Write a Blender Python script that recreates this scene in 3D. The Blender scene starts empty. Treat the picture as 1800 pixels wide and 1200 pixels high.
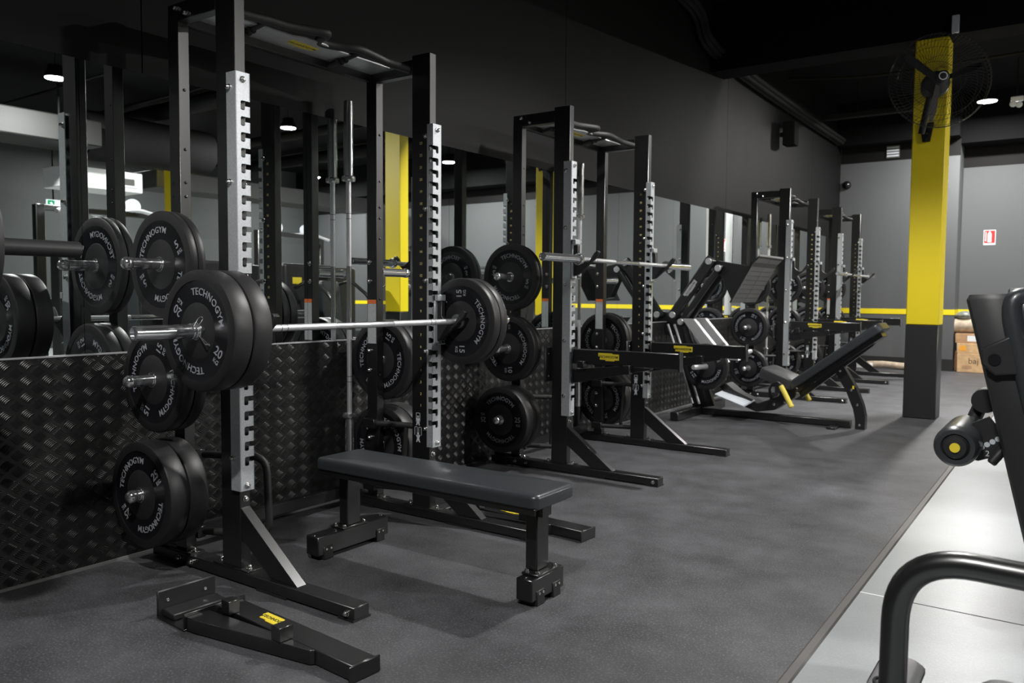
import bpy, math, random
from mathutils import Vector, Matrix
random.seed(7)
PI = math.pi
SC = bpy.context.scene
COL = SC.collection
R = math.radians

# ------------------------------------------------------------------ camera
F_PX, YAW, PITCH, ROLL = 1426.42, -0.6120, -0.0586, 0.0070
CX, CZ = 3.4645, 1.1935
fw = Vector((math.sin(YAW) * math.cos(PITCH), math.cos(YAW) * math.cos(PITCH), math.sin(PITCH)))
rt = Vector((math.cos(YAW), -math.sin(YAW), 0))
up = rt.cross(fw)
rt2 = rt * math.cos(ROLL) + up * math.sin(ROLL)
up2 = -rt * math.sin(ROLL) + up * math.cos(ROLL)
cd = bpy.data.cameras.new('camera')
cam = bpy.data.objects.new('camera', cd)
COL.objects.link(cam)
m = Matrix((rt2, up2, -fw)).transposed().to_4x4()
m.translation = Vector((CX, 0, CZ))
cam.matrix_world = m
cd.sensor_width = 36
cd.lens = F_PX / 1800 * 36
cd.clip_start = 0.02
cd.dof.use_dof = True
cd.dof.focus_distance = 3.3
cd.dof.aperture_fstop = 4.5
SC.camera = cam

# ------------------------------------------------------------------ world, exposure
w = bpy.data.worlds.new('world')
SC.world = w
w.use_nodes = True
w.node_tree.nodes['Background'].inputs[0].default_value = (0.5, 0.55, 0.6, 1)
w.node_tree.nodes['Background'].inputs[1].default_value = 0.008
SC.view_settings.view_transform = 'Standard'
SC.view_settings.look = 'None'
SC.view_settings.gamma = 1
SC.view_settings.use_curve_mapping = False
SC.view_settings.exposure = 0.42
try:
    SC.cycles.use_denoising = True
    SC.cycles.max_bounces = 10
    SC.cycles.glossy_bounces = 5
    SC.cycles.sample_clamp_indirect = 6
except Exception:
    pass
LAMP_W = 190.0
LAMP_SPOTS = [(2.9, -0.1), (2.3, 5.2), (2.23, 9.3), (2.23, 13.6), (7.77, 5.45), (7.77, 9.3), (7.77, 13.6), (12.0, 5.2), (12.0, 9.3), (12.0, 13.6)]
CUTOFF = 132          # the reflector of the aisle lamps cuts the beam at 60 degrees
LAMP_Z = 4.0


# ------------------------------------------------------------------ materials
def mat(name, col, rough=0.5, metal=0.0, spec=0.5, noise=0.0, nscale=60, bump=0.0, bscale=300, emis=None, es=0, coat=0, cvar=0.0, cscale=6):
    M = bpy.data.materials.new(name)
    M.use_nodes = True
    nt = M.node_tree
    b = nt.nodes['Principled BSDF']
    b.inputs['Base Color'].default_value = (*col, 1)
    b.inputs['Roughness'].default_value = rough
    b.inputs['Metallic'].default_value = metal
    b.inputs['Specular IOR Level'].default_value = spec
    if coat:
        b.inputs['Coat Weight'].default_value = coat
        b.inputs['Coat Roughness'].default_value = 0.12
    tc = nt.nodes.new('ShaderNodeTexCoord')
    src = None
    if cvar or noise:
        n = nt.nodes.new('ShaderNodeTexNoise')
        n.inputs['Scale'].default_value = nscale if noise else cscale
        n.inputs['Detail'].default_value = 5
        nt.links.new(tc.outputs['Object'], n.inputs['Vector'])
        v = noise or cvar
        mr = nt.nodes.new('ShaderNodeMapRange')
        mr.inputs[1].default_value = 0.3
        mr.inputs[2].default_value = 0.7
        mr.inputs[3].default_value = 1 - v
        mr.inputs[4].default_value = 1 + v
        nt.links.new(n.outputs['Fac'], mr.inputs[0])
        src = mr.outputs[0]
        if noise and cvar:
            n2 = nt.nodes.new('ShaderNodeTexNoise')
            n2.inputs['Scale'].default_value = cscale
            n2.inputs['Detail'].default_value = 6
            nt.links.new(tc.outputs['Object'], n2.inputs['Vector'])
            m2 = nt.nodes.new('ShaderNodeMapRange')
            m2.inputs[1].default_value = 0.3
            m2.inputs[2].default_value = 0.7
            m2.inputs[3].default_value = 1 - cvar
            m2.inputs[4].default_value = 1 + cvar
            nt.links.new(n2.outputs['Fac'], m2.inputs[0])
            mm = nt.nodes.new('ShaderNodeMath')
            mm.operation = 'MULTIPLY'
            nt.links.new(src, mm.inputs[0])
            nt.links.new(m2.outputs[0], mm.inputs[1])
            src = mm.outputs[0]
        vm = nt.nodes.new('ShaderNodeVectorMath')
        vm.operation = 'SCALE'
        vm.inputs[0].default_value = col
        nt.links.new(src, vm.inputs['Scale'])
        nt.links.new(vm.outputs[0], b.inputs['Base Color'])
    if bump:
        n = nt.nodes.new('ShaderNodeTexNoise')
        n.inputs['Scale'].default_value = bscale
        n.inputs['Detail'].default_value = 3
        nt.links.new(tc.outputs['Object'], n.inputs['Vector'])
        bp = nt.nodes.new('ShaderNodeBump')
        bp.inputs['Strength'].default_value = bump
        bp.inputs['Distance'].default_value = 0.002
        nt.links.new(n.outputs['Fac'], bp.inputs['Height'])
        nt.links.new(bp.outputs[0], b.inputs['Normal'])
    if emis:
        b.inputs['Emission Color'].default_value = (*emis, 1)
        b.inputs['Emission Strength'].default_value = es
    return M


POWDER = mat('black_powder_coat', (0.008, 0.008, 0.0085), 0.30, spec=0.95, bump=0.0)
POWDER2 = mat('black_satin_paint', (0.005, 0.005, 0.006), 0.45)
GRIP = mat('textured_black_grip', (0.016, 0.016, 0.016), 0.55, bump=0.15, bscale=700)
RUBBER = mat('black_bumper_rubber', (0.016, 0.0152, 0.016), 0.45, noise=0.12, nscale=90, bump=0.06, bscale=350)
RUBBER_IN = mat('smooth_black_rubber', (0.007, 0.007, 0.009), 0.26)
RUBBER_HUB = mat('grey_black_hub_rubber', (0.024, 0.024, 0.025), 0.32)
CHROME = mat('chrome', (0.86, 0.87, 0.89), 0.15, 0.95)
STEEL = mat('satin_bar_steel', (0.72, 0.72, 0.74), 0.30, 0.65, bump=0.1, bscale=900)
GALV = mat('galvanised_steel', (0.56, 0.585, 0.61), 0.32, 0.5, noise=0.10, nscale=120)
BOLT = mat('zinc_bolt', (0.70, 0.70, 0.68), 0.22, 1.0)
PLATE_GREY = mat('brightened_steel_cover', (0.72, 0.72, 0.72), 0.30, 0.7, noise=0.08, nscale=25)  # pale base colour makes up for weak light on the underside
LETTER = mat('grey_lettering', (0.30, 0.31, 0.34), 0.55)
LETTER_DIM = mat('dark_lettering', (0.075, 0.078, 0.085), 0.6)
YELLOW = mat('yellow_badge', (0.83, 0.66, 0.04), 0.4)
YEL_GRIP = mat('yellow_grip', (0.80, 0.66, 0.10), 0.5)
NUMBER = mat('yellow_numbers', (0.75, 0.62, 0.25), 0.5)
BLACKINK = mat('black_ink', (0.01, 0.01, 0.01), 0.5)
VINYL = mat('black_vinyl', (0.030, 0.034, 0.038), 0.34, bump=0.12, bscale=220, coat=0.15)
VINYL2 = mat('charcoal_vinyl', (0.035, 0.035, 0.037), 0.42, bump=0.1, bscale=220)
PLASTIC = mat('matte_black_plastic', (0.018, 0.018, 0.019), 0.45, bump=0.05, bscale=500)
LABELGREY = mat('printed_grey_label', (0.42, 0.44, 0.45), 0.5, noise=0.25, nscale=420)
LABELORANGE = mat('orange_label_band', (0.75, 0.16, 0.03), 0.5)
WHITE = mat('white_paint', (0.75, 0.76, 0.76), 0.5)
SILVER = mat('silver_paint', (0.45, 0.45, 0.46), 0.38, 0.5)
GREYPLATE = mat('grey_ribbed_plate', (0.17, 0.17, 0.175), 0.45)
LIGHTDECAL = mat('pale_decal', (0.55, 0.58, 0.62), 0.4)
CARD = mat('cardboard', (0.42, 0.25, 0.13), 0.85, cvar=0.2, cscale=9)
CARD2 = mat('pale_cardboard', (0.55, 0.36, 0.19), 0.85, cvar=0.2, cscale=9)
KRAFT = mat('kraft_wrap', (0.44, 0.35, 0.26), 0.7, cvar=0.3, cscale=12, bump=0.3, bscale=40)
CAGEM = mat('black_fan_wire', (0.01, 0.01, 0.01), 0.4)
CHARWALL = mat('charcoal_wall_paint', (0.0058, 0.0054, 0.0056), 0.62, spec=0.16, cvar=0.10, cscale=0.8)
GREYWALL = mat('grey_wall_paint', (0.088, 0.092, 0.096), 0.7, cvar=0.03, cscale=1)
CEIL = mat('black_ceiling_paint', (0.0035, 0.0035, 0.004), 0.9, spec=0.15)
DUCT = mat('dark_duct_sheet', (0.010, 0.010, 0.010), 0.8, spec=0.2)
DUCTGREY = mat('grey_duct_sheet', (0.075, 0.075, 0.072), 0.6)
YWALL = mat('yellow_column_paint', (0.84, 0.66, 0.012), 0.45)
BWALL = mat('black_gloss_paint', (0.020, 0.020, 0.021), 0.4)
LENS = mat('lit_lamp_lens', (1, 1, 1), 0.5, emis=(1.0, 0.985, 0.95), es=28)
EXITG = mat('lit_exit_sign', (0.02, 0.3, 0.12), 0.5, emis=(0.02, 0.5, 0.2), es=0.6)
EXITW = mat('lit_exit_sign_white', (0.8, 0.85, 0.85), 0.5, emis=(0.8, 0.9, 0.9), es=0.9)
REDSIGN = mat('red_sign', (0.62, 0.02, 0.02), 0.4)
SCREEN = mat('lit_screen', (0.1, 0.1, 0.1), 0.3, emis=(0.9, 0.6, 0.1), es=0.8)


def floor_material(name, base, fleck, fleckamt, rough, big):
    M = bpy.data.materials.new(name)
    M.use_nodes = True
    nt = M.node_tree
    N, L = nt.nodes, nt.links
    b = N['Principled BSDF']
    tc = N.new('ShaderNodeTexCoord')
    n1 = N.new('ShaderNodeTexNoise'); n1.inputs['Scale'].default_value = 3.4; n1.inputs['Detail'].default_value = 10; n1.inputs['Roughness'].default_value = 0.65
    L.new(tc.outputs['Object'], n1.inputs['Vector'])
    r1 = N.new('ShaderNodeMapRange'); r1.inputs[1].default_value = 0.3; r1.inputs[2].default_value = 0.7; r1.inputs[3].default_value = 1 - big; r1.inputs[4].default_value = 1 + big
    L.new(n1.outputs['Fac'], r1.inputs[0])
    n2 = N.new('ShaderNodeTexNoise'); n2.inputs['Scale'].default_value = 130; n2.inputs['Detail'].default_value = 3
    L.new(tc.outputs['Object'], n2.inputs['Vector'])
    r2 = N.new('ShaderNodeMapRange'); r2.inputs[1].default_value = 0.52; r2.inputs[2].default_value = 0.72; r2.inputs[3].default_value = 0; r2.inputs[4].default_value = fleckamt
    L.new(n2.outputs['Fac'], r2.inputs[0])
    vm = N.new('ShaderNodeVectorMath'); vm.operation = 'SCALE'; vm.inputs[0].default_value = base
    L.new(r1.outputs[0], vm.inputs['Scale'])
    mx = N.new('ShaderNodeMix'); mx.data_type = 'RGBA'
    L.new(r2.outputs[0], mx.inputs[0]); L.new(vm.outputs[0], mx.inputs[6])
    mx.inputs[7].default_value = (*fleck, 1)
    L.new(mx.outputs[2], b.inputs['Base Color'])
    b.inputs['Roughness'].default_value = rough
    bp = N.new('ShaderNodeBump'); bp.inputs['Strength'].default_value = 0.25; bp.inputs['Distance'].default_value = 0.002
    L.new(n2.outputs['Fac'], bp.inputs['Height']); L.new(bp.outputs[0], b.inputs['Normal'])
    return M


FLOOR = floor_material('speckled_rubber_floor', (0.058, 0.058, 0.063), (0.24, 0.24, 0.26), 0.42, 0.55, 0.5)
PLATFORM = floor_material('grey_vinyl_floor', (0.33, 0.35, 0.36), (0.44, 0.46, 0.47), 0.5, 0.33, 0.07)


def tread_material():
    M = bpy.data.materials.new('black_tread_plate')
    M.use_nodes = True
    nt = M.node_tree
    N, L = nt.nodes, nt.links
    b = N['Principled BSDF']
    b.inputs['Base Color'].default_value = (0.012, 0.0115, 0.0115, 1)
    b.inputs['Roughness'].default_value = 0.36
    tc = N.new('ShaderNodeTexCoord')
    sp = N.new('ShaderNodeSeparateXYZ')
    L.new(tc.outputs['Object'], sp.inputs[0])

    def M2(op, a, c=None, d=None):
        n = N.new('ShaderNodeMath'); n.operation = op
        for i, v in enumerate((a, c, d)):
            if v is None: continue
            if isinstance(v, (int, float)): n.inputs[i].default_value = v
            else: L.new(v, n.inputs[i])
        return n.outputs[0]
    P = 0.083
    u = M2('DIVIDE', sp.outputs['Y'], P); v = M2('DIVIDE', sp.outputs['Z'], P * 0.80)

    def cell(du, dv, sgn):
        a = M2('SUBTRACT', M2('FRACT', M2('ADD', u, du)), 0.5)
        c = M2('SUBTRACT', M2('FRACT', M2('ADD', v, dv)), 0.5)
        along = M2('MULTIPLY', M2('ADD', a, M2('MULTIPLY', c, sgn)), 0.7071)
        across = M2('MULTIPLY', M2('SUBTRACT', a, M2('MULTIPLY', c, sgn)), 0.7071)
        arch = M2('ADD', across, M2('MULTIPLY', M2('MULTIPLY', along, along), -0.8))
        lm = M2('LESS_THAN', M2('ABSOLUTE', along), 0.27)
        am = M2('LESS_THAN', M2('ABSOLUTE', arch), 0.255)
        st = M2('PINGPONG', M2('MULTIPLY', M2('ADD', arch, 0.255), 9.8), 0.5)
        st = M2('MULTIPLY', st, 2.0)
        taper = M2('SUBTRACT', 1.0, M2('POWER', M2('MULTIPLY', M2('ABSOLUTE', along), 3.7), 4.0))
        return M2('MULTIPLY', M2('MULTIPLY', st, taper), M2('MULTIPLY', lm, am))
    h = M2('ADD', cell(0, 0, 1), cell(0.5, 0.5, -1))
    bp = N.new('ShaderNodeBump'); bp.inputs['Strength'].default_value = 1.0; bp.inputs['Distance'].default_value = 0.0022
    L.new(h, bp.inputs['Height']); L.new(bp.outputs[0], b.inputs['Normal'])
    return M


TREAD = tread_material()
MIRROR = mat('mirror_glass', (0.80, 0.84, 0.83), 0.0, 1.0)


# ------------------------------------------------------------------ mesh builder
class MB:
    def __init__(s): s.v = []; s.f = []

    def add(s, vs, fs):
        o = len(s.v); s.v += [tuple(p) for p in vs]; s.f += [tuple(i + o for i in f) for f in fs]; return s

    def box(s, x0, x1, y0, y1, z0, z1):
        x0, x1 = sorted((x0, x1)); y0, y1 = sorted((y0, y1)); z0, z1 = sorted((z0, z1))
        return s.add([(x, y, z) for z in (z0, z1) for y in (y0, y1) for x in (x0, x1)],
                     [(0, 2, 3, 1), (4, 5, 7, 6), (0, 1, 5, 4), (2, 6, 7, 3), (0, 4, 6, 2), (1, 3, 7, 5)])

    def prism(s, poly, a0, a1, axis='y'):
        """poly in the two other axes (x,z for y; y,z for x; x,y for z)"""
        def P(p, a):
            return {'y': (p[0], a, p[1]), 'x': (a, p[0], p[1]), 'z': (p[0], p[1], a)}[axis]
        n = len(poly)
        area = sum(poly[i][0] * poly[(i + 1) % n][1] - poly[(i + 1) % n][0] * poly[i][1] for i in range(n))
        if area < 0: poly = poly[::-1]
        a0, a1 = sorted((a0, a1))
        if axis == 'y': a0, a1 = a1, a0
        vs = [P(p, a0) for p in poly] + [P(p, a1) for p in poly]
        fs = [tuple(range(n - 1, -1, -1)), tuple(range(n, 2 * n))]
        fs += [(i, (i + 1) % n, n + (i + 1) % n, n + i) for i in range(n)]
        return s.add(vs, fs)

    def lathe(s, prof, c=(0, 0, 0), d=(0, 0, 1), seg=32, closed=False):
        """prof: (radius, distance along d)"""
        d = Vector(d).normalized(); c = Vector(c)
        a = Vector((0, 0, 1)) if abs(d.z) < 0.9 else Vector((1, 0, 0))
        e1 = d.cross(a).normalized(); e2 = d.cross(e1)
        vs, fs = [], []
        for r, h in prof:
            for k in range(seg):
                t = 2 * PI * k / seg
                vs.append(c + d * h + (e1 * math.cos(t) + e2 * math.sin(t)) * r)
        n = len(prof)
        for i in range(n if closed else n - 1):
            j = (i + 1) % n
            for k in range(seg):
                k2 = (k + 1) % seg
                fs.append((i * seg + k, i * seg + k2, j * seg + k2, j * seg + k))
        if not closed:
            fs.append(tuple(range(seg - 1, -1, -1))); fs.append(tuple(range((n - 1) * seg, n * seg)))
        return s.add(vs, fs)

    def cyl(s, p0, p1, r, seg=20):
        p0, p1 = Vector(p0), Vector(p1)
        return s.lathe([(r, 0), (r, (p1 - p0).length)], p0, p1 - p0, seg)

    def tube(s, pts, r, seg=14, smooth=6, close=False):
        P = [Vector(p) for p in pts]
        if smooth:
            Q = []
            n = len(P)
            rng = range(n) if close else range(n - 1)
            for i in rng:
                p0 = P[(i - 1) % n] if (close or i > 0) else P[i]
                p1 = P[i]; p2 = P[(i + 1) % n]
                p3 = P[(i + 2) % n] if (close or i + 2 < n) else P[(i + 1) % n]
                for k in range(smooth):
                    t = k / smooth
                    Q.append(0.5 * ((2 * p1) + (p2 - p0) * t + (2 * p0 - 5 * p1 + 4 * p2 - p3) * t * t + (3 * p1 - p0 - 3 * p2 + p3) * t ** 3))
            if not close: Q.append(P[-1])
            P = Q
        n = len(P)
        vs, fs = [], []
        nrm = None
        for i in range(n):
            if close: t = (P[(i + 1) % n] - P[i - 1]).normalized()
            else: t = (P[min(i + 1, n - 1)] - P[max(i - 1, 0)]).normalized()
            if nrm is None:
                a = Vector((0, 0, 1)) if abs(t.z) < 0.9 else Vector((1, 0, 0))
                nrm = t.cross(a).normalized()
            else:
                nrm = (nrm - t * nrm.dot(t)).normalized()
            b = t.cross(nrm)
            for k in range(seg):
                an = 2 * PI * k / seg
                vs.append(P[i] + (nrm * math.cos(an) + b * math.sin(an)) * r)
        for i in range(n if close else n - 1):
            j = (i + 1) % n
            for k in range(seg):
                k2 = (k + 1) % seg
                fs.append((i * seg + k, i * seg + k2, j * seg + k2, j * seg + k))
        if not close:
            fs.append(tuple(range(seg - 1, -1, -1))); fs.append(tuple(range((n - 1) * seg, n * seg)))
        return s.add(vs, fs)

    def bent(s, pts, rad, r, seg=14, cs=5):
        """polyline tube with filleted corners of radius rad"""
        P = [Vector(p) for p in pts]
        Q = [P[0]]
        for i in range(1, len(P) - 1):
            a = (P[i - 1] - P[i]); b = (P[i + 1] - P[i])
            la, lb = a.length, b.length
            d = min(rad, la * 0.49, lb * 0.49)
            A = P[i] + a.normalized() * d; B = P[i] + b.normalized() * d
            for k in range(cs + 1):
                t = k / cs
                Q.append(A * (1 - t) ** 2 + P[i] * 2 * t * (1 - t) + B * t * t)
        Q.append(P[-1])
        return s.tube(Q, r, seg, 0)

    def sphere(s, c, r, seg=16, sz=(1, 1, 1)):
        c = Vector(c); vs, fs = [], []
        n = seg // 2
        for i in range(n + 1):
            ph = PI * i / n
            for k in range(seg):
                t = 2 * PI * k / seg
                vs.append(c + Vector((r * sz[0] * math.sin(ph) * math.cos(t), r * sz[1] * math.sin(ph) * math.sin(t), r * sz[2] * math.cos(ph))))
        for i in range(n):
            for k in range(seg):
                k2 = (k + 1) % seg
                fs.append((i * seg + k, (i + 1) * seg + k, (i + 1) * seg + k2, i * seg + k2))
        return s.add(vs, fs)

    def xf(s, fn):
        s.v = [tuple(fn(*p)) for p in s.v]; return s

    def mesh(s, name, m, bevel=0.0):
        me = bpy.data.meshes.new(name)
        me.from_pydata(s.v, [], s.f)
        me.validate(); me.update()
        me.materials.append(m)
        me.polygons.foreach_set('use_smooth', [True] * len(me.polygons))
        me.set_sharp_from_angle(angle=R(32))
        return me

    def build(s, name, m, parent=None, bevel=0.0, loc=None, seg=1):
        import bmesh
        me = bpy.data.meshes.new(name)
        me.from_pydata(s.v, [], s.f)
        bm = bmesh.new(); bm.from_mesh(me)
        bmesh.ops.remove_doubles(bm, verts=bm.verts, dist=1e-6)
        bmesh.ops.recalc_face_normals(bm, faces=bm.faces)
        bm.to_mesh(me); bm.free()
        me.materials.append(m)
        me.polygons.foreach_set('use_smooth', [True] * len(me.polygons))
        me.set_sharp_from_angle(angle=R(32))
        o = bpy.data.objects.new(name, me)
        COL.objects.link(o)
        if parent: o.parent = parent
        if loc: o.location = loc
        if bevel:
            b = o.modifiers.new('bevel', 'BEVEL'); b.width = bevel; b.segments = seg; b.limit_method = 'ANGLE'; b.angle_limit = R(40)
        return o


def tag(o, label, cat, group=None):
    o['label'] = label; o['category'] = cat
    if group: o['group'] = group
    return o


def thing(name, label, cat, loc=(0, 0, 0), rot=(0, 0, 0), group=None):
    o = bpy.data.objects.new(name, None)
    o.empty_display_size = 0.1
    COL.objects.link(o); o.location = loc; o.rotation_euler = rot
    return tag(o, label, cat, group)


def struct(name, mb, m, bevel=0.0):
    o = mb.build(name, m, None, bevel); o['kind'] = 'structure'; return o


def copy_tree(o, parent=None):
    c = o.copy(); COL.objects.link(c)
    if parent: c.parent = parent
    for ch in list(KIDS.get(o.name, o.children)):
        copy_tree(ch, c)
    return c


KIDS = {}


def dup(proto, loc, rot=None, label=None, group=None):
    bpy.context.view_layer.update()
    c = copy_tree(proto)
    c.location = loc
    if rot is not None: c.rotation_euler = rot
    if label: c['label'] = label
    if group: c['group'] = group
    return c


# ------------------------------------------------------------------ text meshes
_tc = {}


def text_geo(body, size, extrude=0.0006, bold=0.0, space=1.0, align='CENTER'):
    key = (body, size, extrude, bold, space, align)
    if key not in _tc:
        cu = bpy.data.curves.new('text', 'FONT')
        cu.body = body; cu.size = size; cu.extrude = extrude; cu.align_x = align; cu.align_y = 'CENTER'
        cu.resolution_u = 3; cu.offset = bold; cu.space_character = space
        ob = bpy.data.objects.new('text', cu)
        COL.objects.link(ob)
        dg = bpy.context.evaluated_depsgraph_get()
        me = bpy.data.meshes.new_from_object(ob.evaluated_get(dg))
        _tc[key] = ([tuple(v.co) for v in me.vertices], [tuple(p.vertices) for p in me.polygons])
        bpy.data.objects.remove(ob); bpy.data.curves.remove(cu); bpy.data.meshes.remove(me)
    return _tc[key]


def text_on(mb, body, size, fn, **k):
    """fn maps text (x, y, extrude) to 3D"""
    vs, fs = text_geo(body, size, **k)
    mb.add([fn(*p) for p in vs], fs)
    return mb


# ------------------------------------------------------------------ badges
BADGE = [(-.5, .5), (.18, .5), (.2, .40), (.5, .40), (.5, -.38), (.30, -.38), (.28, -.5), (-.14, -.5), (-.16, -.36), (-.42, -.36), (-.42, -.02), (-.5, .08)]


def badge(parent, fn, wdt, hgt, material=None):
    """fn maps (u, v, w) -> local 3D, w is the outward normal distance"""
    b = MB()
    n = len(BADGE)
    vs = [fn(u * wdt, v * hgt, 0.0) for u, v in BADGE] + [fn(u * wdt, v * hgt, 0.002) for u, v in BADGE]
    b.add(vs, [tuple(range(n)), tuple(range(n, 2 * n))] + [(i, (i + 1) % n, n + (i + 1) % n, n + i) for i in range(n)])
    o = b.build('badge', material or YELLOW, parent)
    t = MB()
    text_on(t, 'TECHNOGYM', hgt * 0.44, lambda x, y, z: fn(x + 0.0 * wdt, y, 0.0024 + z), extrude=0.0003, bold=0.0003, space=0.98)
    tt = t.build('lettering', BLACKINK, o)
    return o


# ------------------------------------------------------------------ the setting
def setting():
    s = MB(); s.box(-0.3, 2.735, -4.2, 15.4, -0.12, 0)
    struct('floor', s, FLOOR)
    s = MB(); s.box(2.775, 14.3, -4.2, 15.4, -0.12, 0.001)
    o = struct('floor_platform', s, PLATFORM); o.name = 'floor.001'
    s = MB(); s.prism([(2.735, 0.0), (2.743, 0.006), (2.768, 0.006), (2.775, 0.0), (2.775, -0.1), (2.735, -0.1)], -4.2, 15.2, 'y')
    struct('trim_1', s, mat('grey_rubber_edge', (0.10, 0.095, 0.09), 0.5))
    for i, y in enumerate((3.44, 6.9, 10.4)):
        s = MB(); s.box(2.775, 8, y, y + 0.006, 0.0, 0.002)
        o = struct('trim_2', s, mat('floor_seam', (0.10, 0.10, 0.10), 0.6)); o.name = 'trim_%d' % (2 + i)
    s = MB(); s.box(2.775, 2.90, 3.436, 3.448, 0.0, 0.0026)
    struct('trim_5', s, WHITE)
    # left wall (mirror wall): charcoal panels with fine seams
    ys = [-4.2, -1.55, 2.065, 5.68, 9.305, 12.93, 15.2]
    s = MB()
    for a, b in zip(ys[:-1], ys[1:]): s.box(-0.22, -0.012, a + 0.003, b - 0.003, 0, 4.4)
    s.box(-0.24, -0.02, -4.2, 15.2, 0, 4.4)
    struct('wall_left', s, CHARWALL)
    s = MB(); s.box(-0.012, 0.004, -4.0, 14.3, 0.012, 0.921)
    struct('wall_left_lower', s, TREAD).name = 'trim_6'
    s = MB(); s.box(-0.012, 0.012, -4.0, 14.3, 0.0, 0.012)
    struct('trim_7', s, mat('pale_floor_gap', (0.16, 0.16, 0.16), 0.7))
    s = MB(); s.box(-0.008, 0.007, -4.0, 14.3, 0.919, 0.926)
    struct('trim_8', s, STEEL)
    # mirrors
    edges = [-3.9, -2.6, -1.3, 0.0, 0.62, 1.775, 2.99, 4.2, 5.4, 6.6, 7.8, 9.0, 10.2, 11.4, 12.6, 13.8]
    MLAB = ['wall mirror panel far behind the camera position, fifth before the nearest rack', 'wall mirror panel behind the camera position, fourth before the nearest rack',
            'wall mirror panel level with the camera, third before the nearest rack', 'narrow wall mirror panel past the frame edge, second before the nearest rack',
            'wall mirror panel showing the green exit sign and grey duct', 'wall mirror panel behind the thick plates and near upright of the nearest rack',
            'wall mirror panel behind the upright-standing barbell of the nearest rack', 'wall mirror panel past the far upright of the nearest rack',
            'wall mirror panel behind the near upright of the second rack', 'wall mirror panel behind the far upright of the second rack',
            'wall mirror panel above the leg press pivot bracket', 'wall mirror panel behind the leg press foot plate',
            'wall mirror panel behind the near upright of the third rack', 'wall mirror panel between the third and farthest racks', 'wall mirror panel behind the farthest rack, last of the row']
    for i, (a, b) in enumerate(zip(edges[:-1], edges[1:])):
        s = MB(); s.box(-0.010, 0.0, a + 0.001, b - 0.001, 0.926, 2.160)
        o = s.build('mirror_panel', MIRROR)
        lab = MLAB[i]
        tag(o, lab, 'mirror', 'mirror panels along the charcoal wall')
    # far wall, two depths
    s = MB(); s.box(-0.2, 1.79, 14.7, 15.4, 0, 4.4)
    struct('wall_back', s, GREYWALL)
    s = MB(); s.box(1.79, 14.3, 15.2, 15.4, 0, 4.4)
    struct('wall_back_recess', s, GREYWALL).name = 'wall_back.001'
    s = MB(); s.box(-0.2, 1.80, 14.4, 14.7, 3.70, 4.4); s.box(1.79, 14.3, 14.7, 15.2, 3.62, 4.4)
    struct('trim_9', s, CEIL)
    for i, (z0, z1, m_, a) in enumerate(((0.905, 0.99, YWALL, 0.006), (0.0, 0.19, BWALL, 0.012))):
        s = MB(); s.box(0.0, 1.79 + a, 14.7 - a, 14.71, z0, z1); s.box(1.79, 14.0, 15.2 - a, 15.21, z0, z1)
        s.box(1.785, 1.79 + a, 14.7, 15.2, z0, z1)
        o = struct('trim_10' if i == 0 else 'baseboard_back', s, m_)
    s = MB(); s.box(0.0, 1.797, 14.690, 14.7, 3.44, 4.3); s.box(1.79, 14.0, 15.19, 15.2, 3.30, 4.3)
    struct('trim_11', s, CHARWALL)
    # right and rear walls, seen in the mirrors
    s = MB(); s.box(14.0, 14.2, -4.2, 15.4, 0, 4.4)
    struct('wall_right', s, mat('pale_grey_wall_paint', (0.055, 0.060, 0.061), 0.7))
    s = MB(); s.box(13.99, 14.0, -4.2, 15.3, 0.905, 0.99)
    struct('trim_12', s, YWALL)
    s = MB(); s.box(-0.2, 14.2, -4.4, -4.2, 0, 4.4)
    struct('wall_front', s, GREYWALL)
    s = MB(); s.box(-0.3, 14.3, -4.4, 15.5, 4.4, 4.6)
    struct('ceiling', s, CEIL)
    # ceiling beams
    for i, (x0, x1, y0, y1, z) in enumerate(((0, 5.6, 8.75, 9.12, 3.66), (0, 5.6, 0.9, 1.2, 3.85), (0, 14, -2.9, -2.5, 3.8))):
        s = MB(); s.box(x0, x1, y0, y1, z, 4.4)
        struct('trim_%d' % (13 + i), s, CEIL)
    # no panels here, boards added later give the bright strips in the mirror
    for i, (x0, x1) in enumerate(((2.40, 2.68), (2.0, 2.25))):
        pass
    # columns
    for i, (x0, x1, y0, y1) in enumerate(((2.045, 2.335, 8.77, 9.06), (4.69, 4.99, 8.77, 8.95), (10.4, 10.7, 8.8, 9.1))):
        s = MB(); s.box(x0, x1, y0, y1, 0.92, 3.66)
        o = struct('trim_%d' % (20 + 2 * i), s, YWALL, 0.008); o.name = 'column' if i == 0 else 'column.%03d' % i
        s = MB(); s.box(x0 - 0.001, x1 + 0.001, y0 - 0.001, y1 + 0.001, 0, 0.919)
        c = s.build('column_base', BWALL, o, 0.008)
    # mirrored bright strips between racks two and three come from added boards


setting()


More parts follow.
